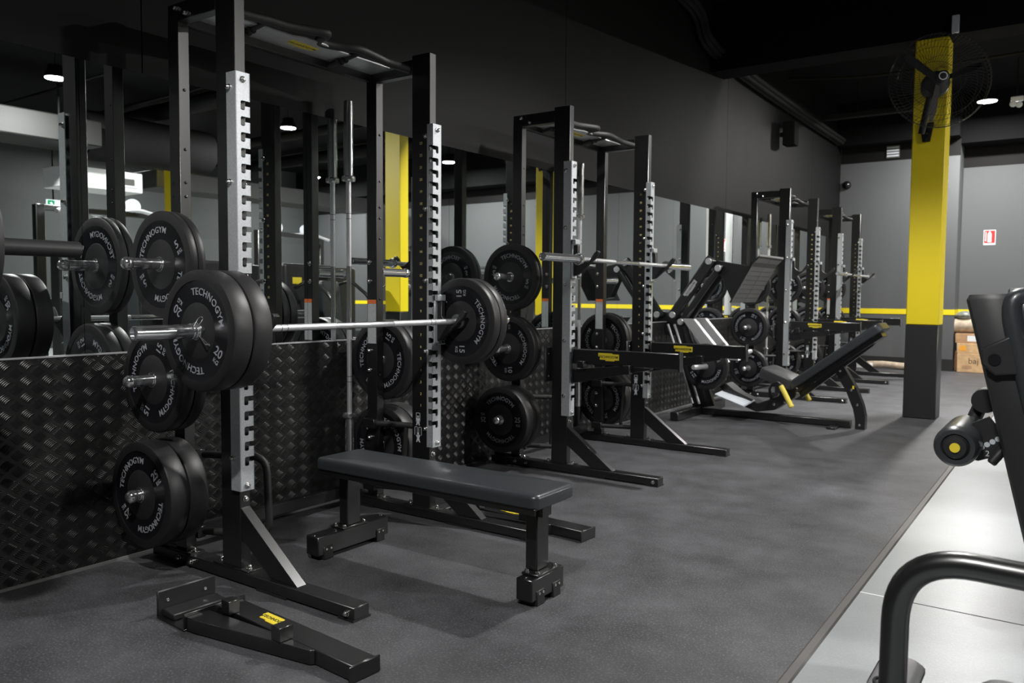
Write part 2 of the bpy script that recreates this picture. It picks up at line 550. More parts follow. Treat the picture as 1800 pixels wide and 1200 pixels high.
# ------------------------------------------------------------------ lamps
def lamps():
    def make(x, y, label):
        t = thing('high_bay_lamp', label, 'lamp', (x, y, LAMP_Z), group='round high bay lamps under the black ceiling')
        MB().lathe([(0.128, 0.0), (0.137, 0.008), (0.132, 0.04), (0.10, 0.085), (0.09, 0.16), (0.03, 0.17)], seg=28).build('housing', POWDER2, t)
        MB().lathe([(0.126, -0.004), (0.126, 0.0)], seg=28).build('lens', LENS, t)
        MB().cyl((0, 0, 0.16), (0, 0, 0.40), 0.006, 8).build('hanger', POWDER2, t)
        if 7 < x < 8 or y > 9:
            ld = bpy.data.lights.new('lamp_light', 'AREA')
            ld.shape = 'DISK'; ld.size = 0.24; ld.energy = LAMP_W * (0.85 if y > 9 else 1.5)
        else:
            ld = bpy.data.lights.new('lamp_light', 'SPOT')
            ld.spot_size = R(CUTOFF); ld.spot_blend = 0.35; ld.shadow_soft_size = 0.10; ld.energy = LAMP_W * (4 if x < 5 else 2.2)
        ld.color = (1.0, 0.985, 0.96)
        lo = bpy.data.objects.new('lamp_light', ld); COL.objects.link(lo); lo.parent = t; lo.location = (0, 0, -0.006)
        return t
    names = {(2.23, 13.6): 'round white-lit high bay lamp beside the wall fan on the yellow column'}
    pos = {2.23: 'in the lamp row nearest the mirrors', 2.3: 'in the lamp row nearest the mirrors', 2.9: 'in the lamp row nearest the mirrors', 7.77: 'in the middle lamp row, seen in the mirror', 12.0: 'in the lamp row farthest from the mirrors'}
    yy = {-0.1: 'just above the camera', 5.2: 'level with the second rack', 5.45: 'level with the second rack', 9.3: 'just past the yellow column', 13.6: 'by the far wall'}
    for (x, y) in LAMP_SPOTS:
        make(x, y, names.get((x, y), 'round lamp %s, %s' % (pos[x], yy[y])))


lamps()

# ------------------------------------------------------------------ bumper plates
THICK = {5: 0.034, 10: 0.048, 15: 0.056, 20: 0.082, 25: 0.088}
RAD = {5: 0.225, 10: 0.225, 15: 0.225, 20: 0.225, 25: 0.225}


def make_plate(kg):
    t = THICK[kg]; r = RAD[kg]; c = 0.010 if t > 0.04 else 0.006
    root = thing('bumper_plate', 'plate', 'weight plate', (0, -50, 0))
    MB().lathe([(0.186, 0.0), (r - c, 0.0), (r - c * 0.3, c * 0.3), (r, c), (r, t - c), (r - c * 0.3, t - c * 0.3), (r - c, t), (0.186, t)], (0, 0, 0), (0, 1, 0), 72, True).build('rim', RUBBER, root)
    MB().lathe([(0.104, 0.004), (0.180, 0.004), (0.187, 0.001), (0.187, t - 0.001), (0.180, t - 0.004), (0.104, t - 0.004)], (0, 0, 0), (0, 1, 0), 64, True).build('face', RUBBER_IN, root)
    MB().lathe([(0.030, -0.001), (0.098, 0.0015), (0.105, 0.004), (0.105, t - 0.004), (0.098, t - 0.0015), (0.030, t + 0.001)], (0, 0, 0), (0, 1, 0), 48, True).build('hub', RUBBER_HUB, root)
    MB().lathe([(0.0262, -0.003), (0.033, -0.003), (0.033, t + 0.003), (0.0262, t + 0.003)], (0, 0, 0), (0, 1, 0), 32, True).build('insert', CHROME, root)
    for side in (0, 1):
        def put(x, z, e, side=side):
            if side == 0: return (x, 0.0035 - e, z)
            return (-x, t - 0.0035 + e, z)
        for a0 in (90, 270):
            def arc(x, y, z, a0=a0, put=put):
                th = R(a0) - x / 0.145; rr = 0.145 + y
                return put(rr * math.cos(th), rr * math.sin(th), z)
            text_on(MB(), 'TECHNOGYM', 0.0375, arc, extrude=0.0008, bold=0.0002, space=1.06).build('brand_lettering', LETTER, root)
        for s_ in (1, -1):
            def wt(x, y, z, s_=s_, put=put, cx=0.143, cy=0.009): return put(s_ * (cx + x), s_ * (cy + y), z)
            L = text_on(MB(), str(kg), 0.048, wt, extrude=0.0008, bold=0.0004)
            def wk(x, y, z, s_=s_, put=put): return put(s_ * (0.148 + x), s_ * (-0.027 + y), z)
            text_on(L, 'KG', 0.024, wk, extrude=0.0008, bold=0.0001)
            L.build('weight_figure', LETTER, root)
    return root


PLATES = {k: make_plate(k) for k in THICK}
_first = {k: True for k in THICK}
WORDS = {5: 'thin 5 kg', 10: '10 kg', 15: '15 kg', 20: 'thick 20 kg', 25: 'thick 25 kg'}


def put_plate(kg, x, y, z, ang, label, group, dim=False):
    """y is the near face; ang is the screen angle of the weight figure"""
    bpy.context.view_layer.update()
    if _first[kg]:
        _first[kg] = False; o = PLATES[kg]
    else:
        o = copy_tree(PLATES[kg])
    o.location = (x, y, z); o.rotation_euler = (0, R(-ang), 0)
    o['label'] = label; o['group'] = group
    return o


# ------------------------------------------------------------------ racks
HW = 0.6135          # half width of a rack (along Y)
PITCH_H = 0.0622
VBY = 0.578           # where the upright bar holder stands along the rack
ZB, ZT = 0.384, 2.064


def make_rack():
    root = thing('power_rack', 'rack', 'squat rack', (0, 0, 0))

    def both(fn, name, m, bevel=0.0015, near_only=None):
        for sd in (-1, 1):
            b = MB(); fn(b)
            b.xf(lambda x, v, z, sd=sd: (x, sd * (HW - v), z))
            b.build(name, m, root, bevel)
    both(lambda b: b.box(0.555, 0.677, 0, 0.051, 0.053, 2.427), 'front_upright', POWDER, 0.003)

    def rear(b):
        b.box(0.223, 0.297, 0, 0.051, 0.053, 2.34)
        for z in (0.62, 0.74, 1.03, 1.16, 1.49, 1.60, 1.66, 1.80, 2.05):
            b.lathe([(0.007, 0), (0.007, 0.003), (0.004, 0.006)], (0.297, 0.026, z), (1, 0, 0), 10)
            b.lathe([(0.007, 0), (0.006, 0.003)], (0.245, 0.0, z), (0, -1, 0), 10)
    both(rear, 'rear_upright', POWDER, 0.003)
    both(lambda b: b.box(0.223, 0.556, 0.001, 0.050, 2.330, 2.407), 'top_beam', POWDER, 0.003)

    def foot(b):
        b.box(0.06, 1.350, -0.015, 0.063, 0.006, 0.053)
    both(foot, 'foot', POWDER, 0.003)

    for xa, xb in ((0.10, 0.28), (0.80, 0.98), (1.27, 1.352)):
        both(lambda b: b.box(xa, xb, -0.02, 0.068, 0.0, 0.008), 'foot_pad', RUBBER, 0.0)
    both(lambda b: b.prism([(0.676, 0.312), (0.676, 0.188), (0.868, 0.052), (1.022, 0.052)], 0.002, 0.049), 'brace', POWDER, 0.002)

    for xa, xb in ((0.50, 0.735), (0.18, 0.34)):
        both(lambda b: b.box(xa, xb, -0.008, 0.060, 0.053, 0.059), 'base_plate', POWDER, 0.001)

    # galvanised hole strip, a channel with hooked slots
    def strip(b):
        xo, xi, wv = 0.641, 0.701, 0.067
        v0 = -0.014
        b.box(xo, xi, v0, v0 + 0.004, ZB, ZT)                       # outer flange
        nz = 24; z0 = ZB + 0.095
        fx0, fx1 = xi - 0.004, xi
        b.box(fx0, fx1, v0, v0 + wv, ZB, z0); b.box(fx0, fx1, v0, v0 + wv, z0 + nz * PITCH_H, ZT)
        b.box(xo + 0.02, fx1, v0 + wv - 0.004, v0 + wv, ZB, z0); b.box(xo + 0.02, fx1, v0 + wv - 0.004, v0 + wv, z0 + nz * PITCH_H, ZT)
        for i in range(nz):
            z = z0 + i * PITCH_H; h = PITCH_H
            b.box(fx0, fx1, v0, v0 + 0.34 * wv, z, z + h)
            b.prism([(v0 + 0.34 * wv, z), (v0 + 0.64 * wv, z), (v0 + 0.64 * wv, z + 0.16 * h), (v0 + 0.57 * wv, z + 0.10 * h), (v0 + 0.41 * wv, z + 0.10 * h), (v0 + 0.34 * wv, z + 0.16 * h)], fx0, fx1, 'x')
            b.prism([(v0 + 0.34 * wv, z + h), (v0 + 0.64 * wv, z + h), (v0 + 0.64 * wv, z + 0.70 * h), (v0 + 0.41 * wv, z + 0.70 * h), (v0 + 0.34 * wv, z + 0.62 * h)], fx0, fx1, 'x')
            b.box(fx0, fx1, v0 + 0.64 * wv, v0 + wv, z, z + 0.36 * h)
            b.box(fx0, fx1, v0 + 0.64 * wv, v0 + wv, z + 0.70 * h, z + h)
            b.box(xo + 0.02, fx1, v0 + wv - 0.004, v0 + wv, z, z + 0.30 * h)
            b.box(xo + 0.02, fx1, v0 + wv - 0.004, v0 + wv, z + 0.76 * h, z + h)
            b.box(xo + 0.02, xo + 0.030, v0 + wv - 0.004, v0 + wv, z + 0.30 * h, z + 0.76 * h)
    both(strip, 'hole_strip', GALV, 0.0)
    # bolts
    bp = MB(); bp.lathe([(0.013, 0), (0.013, 0.003), (0.0095, 0.004), (0.0095, 0.012), (0.006, 0.016)], (0, 0, 0), (0, 0, 1), 12)
    bmesh_obj = None

    def bolt(x, y, z, rot, parent=root):
        nonlocal bmesh_obj
        if bmesh_obj is None:
            bmesh_obj = bp.build('bolt', BOLT, parent); o = bmesh_obj
        else:
            o = bmesh_obj.copy(); COL.objects.link(o); o.parent = parent
        o.location = (x, y, z); o.rotation_euler = rot
    for sd in (-1, 1):
        rotn = (R(90), 0, 0) if sd < 0 else (R(-90), 0, 0)
        for z in (2.004, 1.631, 0.889 + 0.37, 0.889, 0.52):
            bolt(0.659, sd * (HW + 0.014), z, rotn)
        roti = (R(-90), 0, 0) if sd < 0 else (R(90), 0, 0)
        for z in (2.004, 1.631, 1.26, 0.889, 0.48):
            bolt(0.652, sd * (HW - 0.053), z, roti)
        for z in (2.035, 0.405):
            bolt(0.701, sd * (HW - 0.018), z, (0, R(90), 0))
        bolt(0.677, sd * (HW - 0.026), 0.345, (0, R(90), 0))
        for x in (0.705, 0.52): bolt(x, sd * (HW - 0.022), 0.059, (0, 0, 0))
        for x in (0.322, 0.20): bolt(x, sd * (HW - 0.022), 0.059, (0, 0, 0))
        bolt(1.315, sd * (HW + 0.015), 0.028, rotn)
        bolt(0.27, sd * (HW + 0.015), 0.030, rotn)
        bolt(0.36, sd * (HW + 0.015), 0.030, rotn)
        for x, z in ((0.29, 2.385), (0.36, 2.352)): bolt(x, sd * HW, z, rotn)
        for z in (1.361, 1.258, 0.874, 0.766, 0.39, 0.29): bolt(0.243, sd * (HW - 0.051), z, roti)
    # plate horns
    for sd in (-1, 1):
        for z in (1.308, 0.82, 0.34):
            b = MB(); b.lathe([(0.040, 0.0), (0.040, 0.006), (0.0235, 0.006), (0.0235, 0.205), (0.0262, 0.209), (0.0272, 0.220), (0.0255, 0.232), (0.020, 0.241), (0.011, 0.2465), (0.003, 0.248)], (0.26, sd * HW, z), (0, sd, 0), 28)
            b.build('plate_horn', CHROME, root)
    # D handles behind each upright
    for sd in (-1, 1):
        y = sd * (HW - 0.070)
        b = MB()
        ye = y + (0.15 if sd < 0 else 0.09)
        b.bent([(0.27, y, 0.475), (0.565, ye, 0.475), (0.585, ye, 0.13), (0.27, y, 0.13)], 0.07, 0.0165, 14)
        o = b.build('band_handle', GRIP, root)
        b = MB(); b.bent([(0.475, y + (ye - y) * 0.70, 0.475), (0.45, y + (ye - y) * 0.60, 0.13)], 0.05, 0.0135, 12)
        b.build('handle_strut', GRIP, o)
        for za in (0.45, 0.105): MB().box(0.225, 0.31, y - 0.02, y + 0.02, za, za + 0.05).build('handle_clamp', POWDER, o, 0.002)
    # rear cross members
    b = MB(); b.box(0.105, 0.145, -HW + 0.02, HW - 0.02, 0.056, 0.115); b.box(0.075, 0.30, -HW - 0.0, -HW + 0.05, 0.053, 0.075); b.box(0.075, 0.30, HW - 0.05, HW, 0.053, 0.075)
    b.build('rear_crossmember', POWDER, root, 0.003)
    b = MB(); b.box(0.225, 0.262, -HW + 0.051, HW - 0.051, 2.335, 2.40)
    b.build('top_crossmember', POWDER, root, 0.003)
    # top cover plate and pull-up bar
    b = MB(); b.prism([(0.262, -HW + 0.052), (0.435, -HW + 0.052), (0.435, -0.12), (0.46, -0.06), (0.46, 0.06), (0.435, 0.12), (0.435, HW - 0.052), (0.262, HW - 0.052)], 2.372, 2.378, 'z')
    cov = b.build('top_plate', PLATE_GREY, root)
    badge(cov, lambda u, v, w_: (0.36 + v, 0.0 + u, 2.372 - w_), 0.17, 0.062)
    b = MB()
    pts = [(0.585, -0.555, 2.352), (0.56, -0.49, 2.362), (0.50, -0.34, 2.385), (0.50, -0.24, 2.39), (0.545, -0.155, 2.39), (0.585, -0.075, 2.39), (0.575, -0.035, 2.389), (0.515, -0.010, 2.388), (0.515, 0.04, 2.388)]
    pts = [(0.555, -0.545, 2.352), (0.50, -0.43, 2.372), (0.49, -0.30, 2.385), (0.49, -0.20, 2.388), (0.515, -0.10, 2.392), (0.545, -0.02, 2.392),
           (0.525, 0.005, 2.392), (0.46, 0.02, 2.390), (0.43, 0.06, 2.388), (0.45, 0.14, 2.388), (0.50, 0.24, 2.388), (0.50, 0.36, 2.380), (0.505, 0.44, 2.370), (0.555, 0.545, 2.352)]
    b.tube(pts, 0.0205, 16, 5)
    pb = b.build('pull_up_bar', GRIP, root)
    for yy in (-0.30, 0.26):
        b = MB(); b.cyl((0.262, yy, 2.352), (0.49, yy, 2.384), 0.0145, 14); b.lathe([(0.024, 0), (0.024, 0.02)], (0.33, yy, 2.362), (1, 0, 0.14), 12)
        b.lathe([(0.021, 0), (0.021, 0.012)], (0.37, yy, 2.366), (1, 0, 0.14), 12)
        b.build('bar_bracket', GRIP, pb)
    for sd in (-1, 1):
        b = MB(); b.prism([(0.262, 2.335), (0.555, 2.335), (0.555, 2.36), (0.40, 2.40), (0.262, 2.40)], sd * (HW - 0.058), sd * (HW - 0.051))
        b.build('end_bracket', POWDER, root, 0.001)
    # numbers on the inner faces
    L = MB()
    for i in range(23):
        z = 0.600 + i * 0.0623
        text_on(L, str(i + 1), 0.020, lambda x, y, e, z=z: (0.618 + x, HW - 0.0515 - e, z + y), extrude=0.0004)
        text_on(L, str(i + 1), 0.020, lambda x, y, e, z=z: (0.618 - x, -HW + 0.0515 + e, z + y), extrude=0.0004)
    L.build('hole_numbers', NUMBER, root)
    # pictogram under the numbers (far frame, facing the camera)
    L = MB()
    yf = HW - 0.0518
    def fr(x0, x1, z0, z1, t=0.0025):
        for a in ((x0, x0 + t, z0, z1), (x1 - t, x1, z0, z1), (x0, x1, z1 - t, z1)): L.box(a[0], a[1], yf - 0.0004, yf + 0.0004, a[2], a[3])
    def man(cx, z):
        L.lathe([(0.006, 0), (0.006, 0.0006)], (cx, yf, z + 0.034), (0, -1, 0), 12)
        L.prism([(cx - 0.016, z + 0.026), (cx + 0.016, z + 0.026), (cx + 0.007, z + 0.010), (cx + 0.014, z - 0.012), (cx + 0.006, z - 0.012), (cx, z), (cx - 0.006, z - 0.012), (cx - 0.014, z - 0.012), (cx - 0.007, z + 0.010)], yf - 0.0006, yf)
    fr(0.585, 0.613, 0.51, 0.56); man(0.599, 0.505)
    fr(0.575, 0.595, 0.44, 0.485); fr(0.603, 0.623, 0.44, 0.485); man(0.600, 0.415)
    L.build('pictogram', LIGHTDECAL, root)
    # instruction label on each rear upright, inner face
    b = MB(); b.box(0.229, 0.292, HW - 0.0525, HW - 0.051, 0.915, 1.150)
    lb = b.build('instruction_label', LABELGREY, root); lb['label'] = 'grey printed label'
    b = MB(); b.box(0.229, 0.292, HW - 0.0530, HW - 0.0512, 1.134, 1.156)
    b.build('label_band', LABELORANGE, lb)
    b = MB(); b.box(0.229, 0.292, -HW - 0.0018, -HW, 0.60, 0.70)
    b.build('instruction_label', LABELGREY, root)
    # upright bar holder behind the near frame
    b = MB(); b.lathe([(0.030, 0), (0.030, 0.21), (0.0265, 0.21), (0.0265, 0.004)], (0.065, VBY, 0.056), (0, 0, 1), 24)
    b.box(0.03, 0.11, VBY - 0.05, VBY + 0.05, 0.056, 0.062)
    b.build('bar_holder', POWDER, root)
    return root


RACK_Y = {1: 2.6569, 2: 5.2283, 3: 10.118, 4: 12.5273, 0: 0.0855}
rack = make_rack()
rack.location = (0, RACK_Y[1], 0)
rack['label'] = 'black squat rack nearest the camera with galvanised hole strips and flat bench in front'
rack['group'] = 'black squat racks along the mirrors'
dup(rack, (0, RACK_Y[2], 0), label='second black squat rack, with two safety arms and an empty barbell')
dup(rack, (0, RACK_Y[3], 0), label='third black squat rack, just behind the leg press machine')
dup(rack, (0, RACK_Y[4], 0), label='farthest black squat rack, against the grey far wall')
dup(rack, (0, RACK_Y[0], 0), label='black squat rack beside the camera, mostly past the left picture edge')


# ------------------------------------------------------------------ bar catches, safety arms
def make_catch():
    t = thing('bar_catch', 'catch', 'bar catch')
    a = MB(); a.prism([(0.703, 0.93), (0.713, 0.93), (0.713, 1.185), (0.703, 1.185)], -0.030, 0.030)
    a.box(0.703, 0.735, -0.030, 0.030, 0.927, 0.933); a.box(0.703, 0.735, -0.030, 0.030, 1.155, 1.186)
    a.build('back_plate', GALV, t, 0.001)
    b = MB(); b.prism([(0.713, 0.945), (0.745, 0.955), (0.885, 1.070), (0.900, 1.100), (0.885, 1.112), (0.862, 1.092), (0.825, 1.036), (0.80, 1.034), (0.772, 1.050), (0.745, 1.075), (0.745, 1.150), (0.713, 1.150)], -0.014, 0.014)
    b.build('hook_arm', PLASTIC, t, 0.003)
    return t


catch = make_catch()
_c0 = True


def put_catch(rk, sd, dz, label):
    global _c0
    y = RACK_Y[rk] + sd * (HW - 0.019)
    if _c0:
        _c0 = False; o = catch; o.location = (0, y, dz)
    else:
        o = dup(catch, (0, y, dz))
    o['label'] = label; o['group'] = 'bar catches on the racks'
    return o


put_catch(1, -1, 0, 'bar catch under the loaded barbell on the near upright, hidden behind its thick plates')
put_catch(1, 1, 0, 'black bar catch on the far upright of the nearest rack, holding the loaded barbell')
put_catch(2, -1, 0.367, 'black bar catch on the near upright of the second rack, holding the empty barbell')
put_catch(2, 1, 0.367, 'black bar catch on the far upright of the second rack, holding the empty barbell')
put_catch(3, -1, 0.44, 'black bar catch on the near upright of the third rack, holding no bar')
put_catch(3, 1, 0.44, 'black bar catch on the far upright of the third rack, holding no bar')
put_catch(4, -1, 0.44, 'black bar catch on the near upright of the farthest rack')
put_catch(4, 1, 0.44, 'black bar catch on the far upright of the farthest rack')


def make_arm():
    """local: x along the arm from the strip face, z up (0 = top edge), badge faces -Y"""
    t = thing('safety_arm', 'arm', 'safety arm')
    b = MB(); b.box(0.0, 0.742, -0.025, 0.025, -0.096, 0.0)
    beam = b.build('beam', POWDER, t, 0.003)
    b = MB(); b.box(0.742, 0.750, -0.027, 0.026, -0.112, 0.012)
    b.build('end_plate', POWDER, t, 0.002)
    b = MB(); b.prism([(0.0, -0.135), (0.0, -0.224), (0.05, -0.218), (0.55, -0.110), (0.56, -0.096), (0.36, -0.096)], -0.024, 0.024)
    b.build('diagonal_brace', POWDER, t, 0.002)
    for x, z, hh in ((0.055, -0.075, 0.045), (0.385, -0.085, 0.055)):
        b = MB(); b.box(x, x + 0.048, -0.072, -0.0245, z - hh, z)
        p = b.build('tab_block', POWDER, t, 0.002)
        b = MB(); b.lathe([(0.015, 0), (0.015, 0.001)], (x - 0.0005, -0.049, z - hh / 2), (-1, 0, 0), 16)
        b.build('hole', BLACKINK, p)
    b = MB(); b.box(-0.008, 0.0, -0.036, 0.026, -0.232, 0.012)
    b.box(-0.190, 0.0, 0.020, 0.026, -0.232, 0.012)
    b.build('bracket', POWDER, t, 0.001)
    b = MB(); b.box(-0.200, -0.188, -0.072, 0.026, -0.229, 0.004)
    pl = b.build('wear_plate', PLASTIC, t, 0.005)
    for z in (-0.19, -0.04): MB().lathe([(0.007, 0), (0.005, 0.003)], (-0.188, -0.03, z), (1, 0, 0), 10).build('screw', BOLT, pl)
    b = MB(); b.box(-0.186, -0.10, -0.004, 0.020, -0.215, 0.0)
    b.build('rubber_block', RUBBER, t, 0.004)
    badge(beam, lambda u, v, w_: (0.262 + u, -0.025 - w_, -0.042 + v), 0.150, 0.050)
    return t


arm = make_arm()
arm.location = (0.945, 1.852, 0.0275); arm.rotation_euler = (R(-90), 0, R(-4))
arm['label'] = 'black safety arm lying on its side on the floor before the nearest rack'
arm['group'] = 'safety arms with yellow badges'
dup(arm, (0.797, 3.502, 0.0275), (R(-90), 0, R(-4)), 'black safety arm lying on the floor behind the flat bench')
XS = 0.726
dup(arm, (XS, RACK_Y[2] - HW + 0.019, 0.834), (0, 0, 0), 'black safety arm with yellow badge fixed to the near upright of the second rack')
dup(arm, (XS, RACK_Y[2] + HW - 0.019, 0.824), (0, 0, 0), 'black safety arm fixed to the far upright of the second rack')
dup(arm, (XS, RACK_Y[3] - HW + 0.019, 0.90), (0, 0, 0), 'black safety arm on the near upright of the third rack, behind the leg press backrest')
dup(arm, (XS, RACK_Y[3] + HW - 0.019, 0.90), (0, 0, 0), 'black safety arm fixed to the far upright of the third rack')
dup(arm, (XS, RACK_Y[4] - HW + 0.019, 0.90), (0, 0, 0), 'black safety arm fixed to the near upright of the farthest rack')


# ------------------------------------------------------------------ barbells
def make_bar():
    t = thing('barbell', 'bar', 'barbell')
    k = MB()
    sh = MB(); sh.cyl((0, -0.19, 0), (0, 0.19, 0), 0.0139, 20)
    sh.build('shaft', CHROME, t)
    for s in (-1, 1):
        kk = MB().cyl((0, s * 0.660, 0), (0, s * 0.18, 0), 0.0142, 20).build('knurled_grip', STEEL, t)
        for y in (0.445, 0.475): MB().cyl((0, s * (y - 0.0015), 0), (0, s * (y + 0.0015), 0), 0.01435, 20).build('grip_mark', BLACKINK, kk)
    for s in (-1, 1):
        b = MB(); b.lathe([(0.0165, 0), (0.036, 0.0), (0.038, 0.006), (0.038, 0.022), (0.034, 0.028), (0.026, 0.030), (0.026, 0.44), (0.023, 0.443), (0.019, 0.443), (0.019, 0.436), (0.004, 0.436)], (0, s * 0.655, 0), (0, s, 0), 28)
        b.build('sleeve', CHROME, t)
    return t


bar = make_bar()
BX = 0.812
bar.location = (BX, 2.621, 1.049)
bar['label'] = 'steel barbell loaded with black bumper plates on the nearest rack'
bar['group'] = 'steel barbells'
dup(bar, (BX, 5.185, 1.418), (0, 0, 0), 'empty steel barbell resting on the second rack')
dup(bar, (BX, 12.32, 1.490), (0, 0, 0), 'empty steel barbell resting on the farthest rack')
bb = dup(bar, (BX, 0.250, 1.325), (0, 0, 0), 'barbell with sleeve painted dark as if unlit, on the rack beside the flat bench end, entering from the left')
bpy.context.view_layer.update()
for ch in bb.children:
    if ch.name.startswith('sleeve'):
        ch.data = ch.data.copy(); ch.data.materials[0] = PLASTIC; ch['label'] = 'black sleeve'  # black plastic in place of chrome gives the sleeve its unlit look
VB = (R(90), 0, 0)
dup(bar, (0.065, RACK_Y[1] + VBY, 1.163), VB, 'steel barbell standing upright in the holder of the nearest rack')
dup(bar, (0.065, RACK_Y[2] + VBY, 1.163), VB, 'steel barbell standing upright in the holder of the second rack')
dup(bar, (0.065, RACK_Y[3] + VBY, 1.163), VB, 'steel barbell standing upright in the holder of the third rack')
# catch for the bar beside the camera
put_catch(0, 1, 0.276, 'bar catch on the rack beside the camera, past the left picture edge')
put_catch(0, -1, 0.276, 'rear bar catch on the rack beside the camera, past the left picture edge')

# spring collars
c = MB(); pts = []
for i in range(60):
    a = i / 59 * 4.4 * 2 * PI / 2
    pts.append((0.0275 * math.cos(a + 0.3), -0.016 + 0.032 * i / 59 * 0.8, 0.0275 * math.sin(a + 0.3)))
c.tube(pts, 0.0022, 8, 0)
t = thing('spring_collar', 'chrome wire spring collar clamping the thick plates on the near end of the loaded barbell', 'barbell collar', (BX, 1.752, 1.049))
c.build('spring', CHROME, t)
for a0, a1, yy in ((0.05, 0.07, -0.016), (-0.045, -0.03, 0.010)):
    b = MB(); b.tube([(0.024, yy, 0.010 if a0 > 0 else -0.014), (0.075, yy - 0.01, a0), (0.085, yy - 0.004, a0 + 0.004), (0.078, yy + 0.004, a0 - 0.006), (0.026, yy + 0.006, 0.004 if a0 > 0 else -0.02)], 0.0022, 8, 5)
    b.build('collar_handle', CHROME, t)

# plates on the bars
G = 'bumper plates on the bars and horns'
y = 1.942 - 0.003
for i, nm in enumerate(('inner', 'outer')):
    y -= THICK[20] + 0.004
    put_plate(20, BX, y, 1.049, -35 if i == 1 else 20, '%s 20 kg bumper plate on the near end of the loaded barbell' % nm, G)
y = 3.306
for nm in ('inner', 'outer'):
    put_plate(15, BX, y, 1.049, 90 if nm == 'inner' else 40, '%s 15 kg bumper plate on the far end of the loaded barbell' % nm, G)
    y += THICK[15] + 0.004
put_plate(20, BX, 0.950 + 0.004, 1.325, 10, 'bumper plate cut by the left frame edge, on the black-sleeved barbell', G)
RN = {1: 'the nearest rack', 2: 'the second rack', 3: 'the third rack', 4: 'the farthest rack', 0: 'the rack beside the camera'}
HN = {1.308: 'top', 0.82: 'middle', 0.34: 'bottom'}


def horn_plates(rk, sd, z, kg, n, angs):
    off = 0.008
    for i in range(n):
        yo = HW + off + (0 if sd > 0 else THICK[kg])
        yy = RACK_Y[rk] + sd * yo
        off += THICK[kg] + 0.003
        side = 'near' if sd < 0 else 'far'
        nm = ('inner' if i == 0 else 'outer') if n > 1 else 'only'
        put_plate(kg, 0.26, yy, z, angs[i % len(angs)], '%s %d kg bumper plate on the %s %s-side horn of %s' % (nm, kg, HN[z], side, RN[rk]), G)


horn_plates(1, -1, 1.308, 5, 2, (60, 30))
horn_plates(1, -1, 0.82, 15, 2, (10, 65))
horn_plates(1, -1, 0.34, 25, 2, (80, 38))
horn_plates(1, 1, 0.82, 15, 2, (60, 20))
horn_plates(1, 1, 0.34, 25, 2, (130, 20))
horn_plates(2, -1, 1.308, 5, 2, (60, -17))
horn_plates(2, -1, 0.82, 10, 2, (60, -85))
horn_plates(2, -1, 0.34, 25, 2, (60, 0))
horn_plates(2, 1, 0.82, 15, 2, (100, 60))
horn_plates(2, 1, 0.34, 25, 2, (100, 60))
horn_plates(3, -1, 1.308, 5, 1, (-60,))
horn_plates(3, -1, 0.82, 10, 2, (60, 65))
horn_plates(3, -1, 0.34, 20, 1, (20,))
horn_plates(3, 1, 1.308, 5, 1, (20,))
horn_plates(3, 1, 0.82, 10, 2, (20, 60))
horn_plates(3, 1, 0.34, 20, 1, (20,))
horn_plates(4, -1, 1.308, 5, 1, (20,))
horn_plates(4, -1, 0.82, 10, 1, (50,))
horn_plates(4, -1, 0.34, 20, 1, (50,))
horn_plates(4, 1, 1.308, 5, 1, (80,))
horn_plates(4, 1, 0.82, 10, 1, (80,))
horn_plates(0, 1, 0.82, 15, 1, (80,))


# ------------------------------------------------------------------ flat bench
def cushion(mb, x0, x1, y0, y1, z0, z1, r=0.03, crown=0.006, n=8, rs=5):
    """rounded-corner upholstered slab"""
    def ring(inset, z):
        pts = []
        rr = max(r - inset, 0.004)
        for (cx, cy, a0) in ((x1 - r, y1 - r, 0), (x0 + r, y1 - r, 90), (x0 + r, y0 + r, 180), (x1 - r, y0 + r, 270)):
            for k in range(rs + 1):
                a = R(a0 + 90 * k / rs)
                pts.append((cx + rr * math.cos(a), cy + rr * math.sin(a), z))
        return pts
    h = z1 - z0
    prof = [(0.006, z0), (0.0, z0 + 0.006), (0.0, z0 + h * 0.5), (0.0, z1 - 0.016), (0.003, z1 - 0.008), (0.009, z1 - 0.003), (0.020, z1)]
    vs, fs = [], []
    m_ = 4 * (rs + 1)
    for ins, z in prof: vs += ring(ins, z)
    for i in range(len(prof) - 1):
        for k in range(m_):
            k2 = (k + 1) % m_
            fs.append((i * m_ + k, i * m_ + k2, (i + 1) * m_ + k2, (i + 1) * m_ + k))
    fs.append(tuple(range(m_ - 1, -1, -1)))
    vs.append(((x0 + x1) / 2, (y0 + y1) / 2, z1 + crown)); ci = len(vs) - 1
    b = (len(prof) - 1) * m_
    for k in range(m_): fs.append((b + k, b + (k + 1) % m_, ci))
    return mb.add(vs, fs)


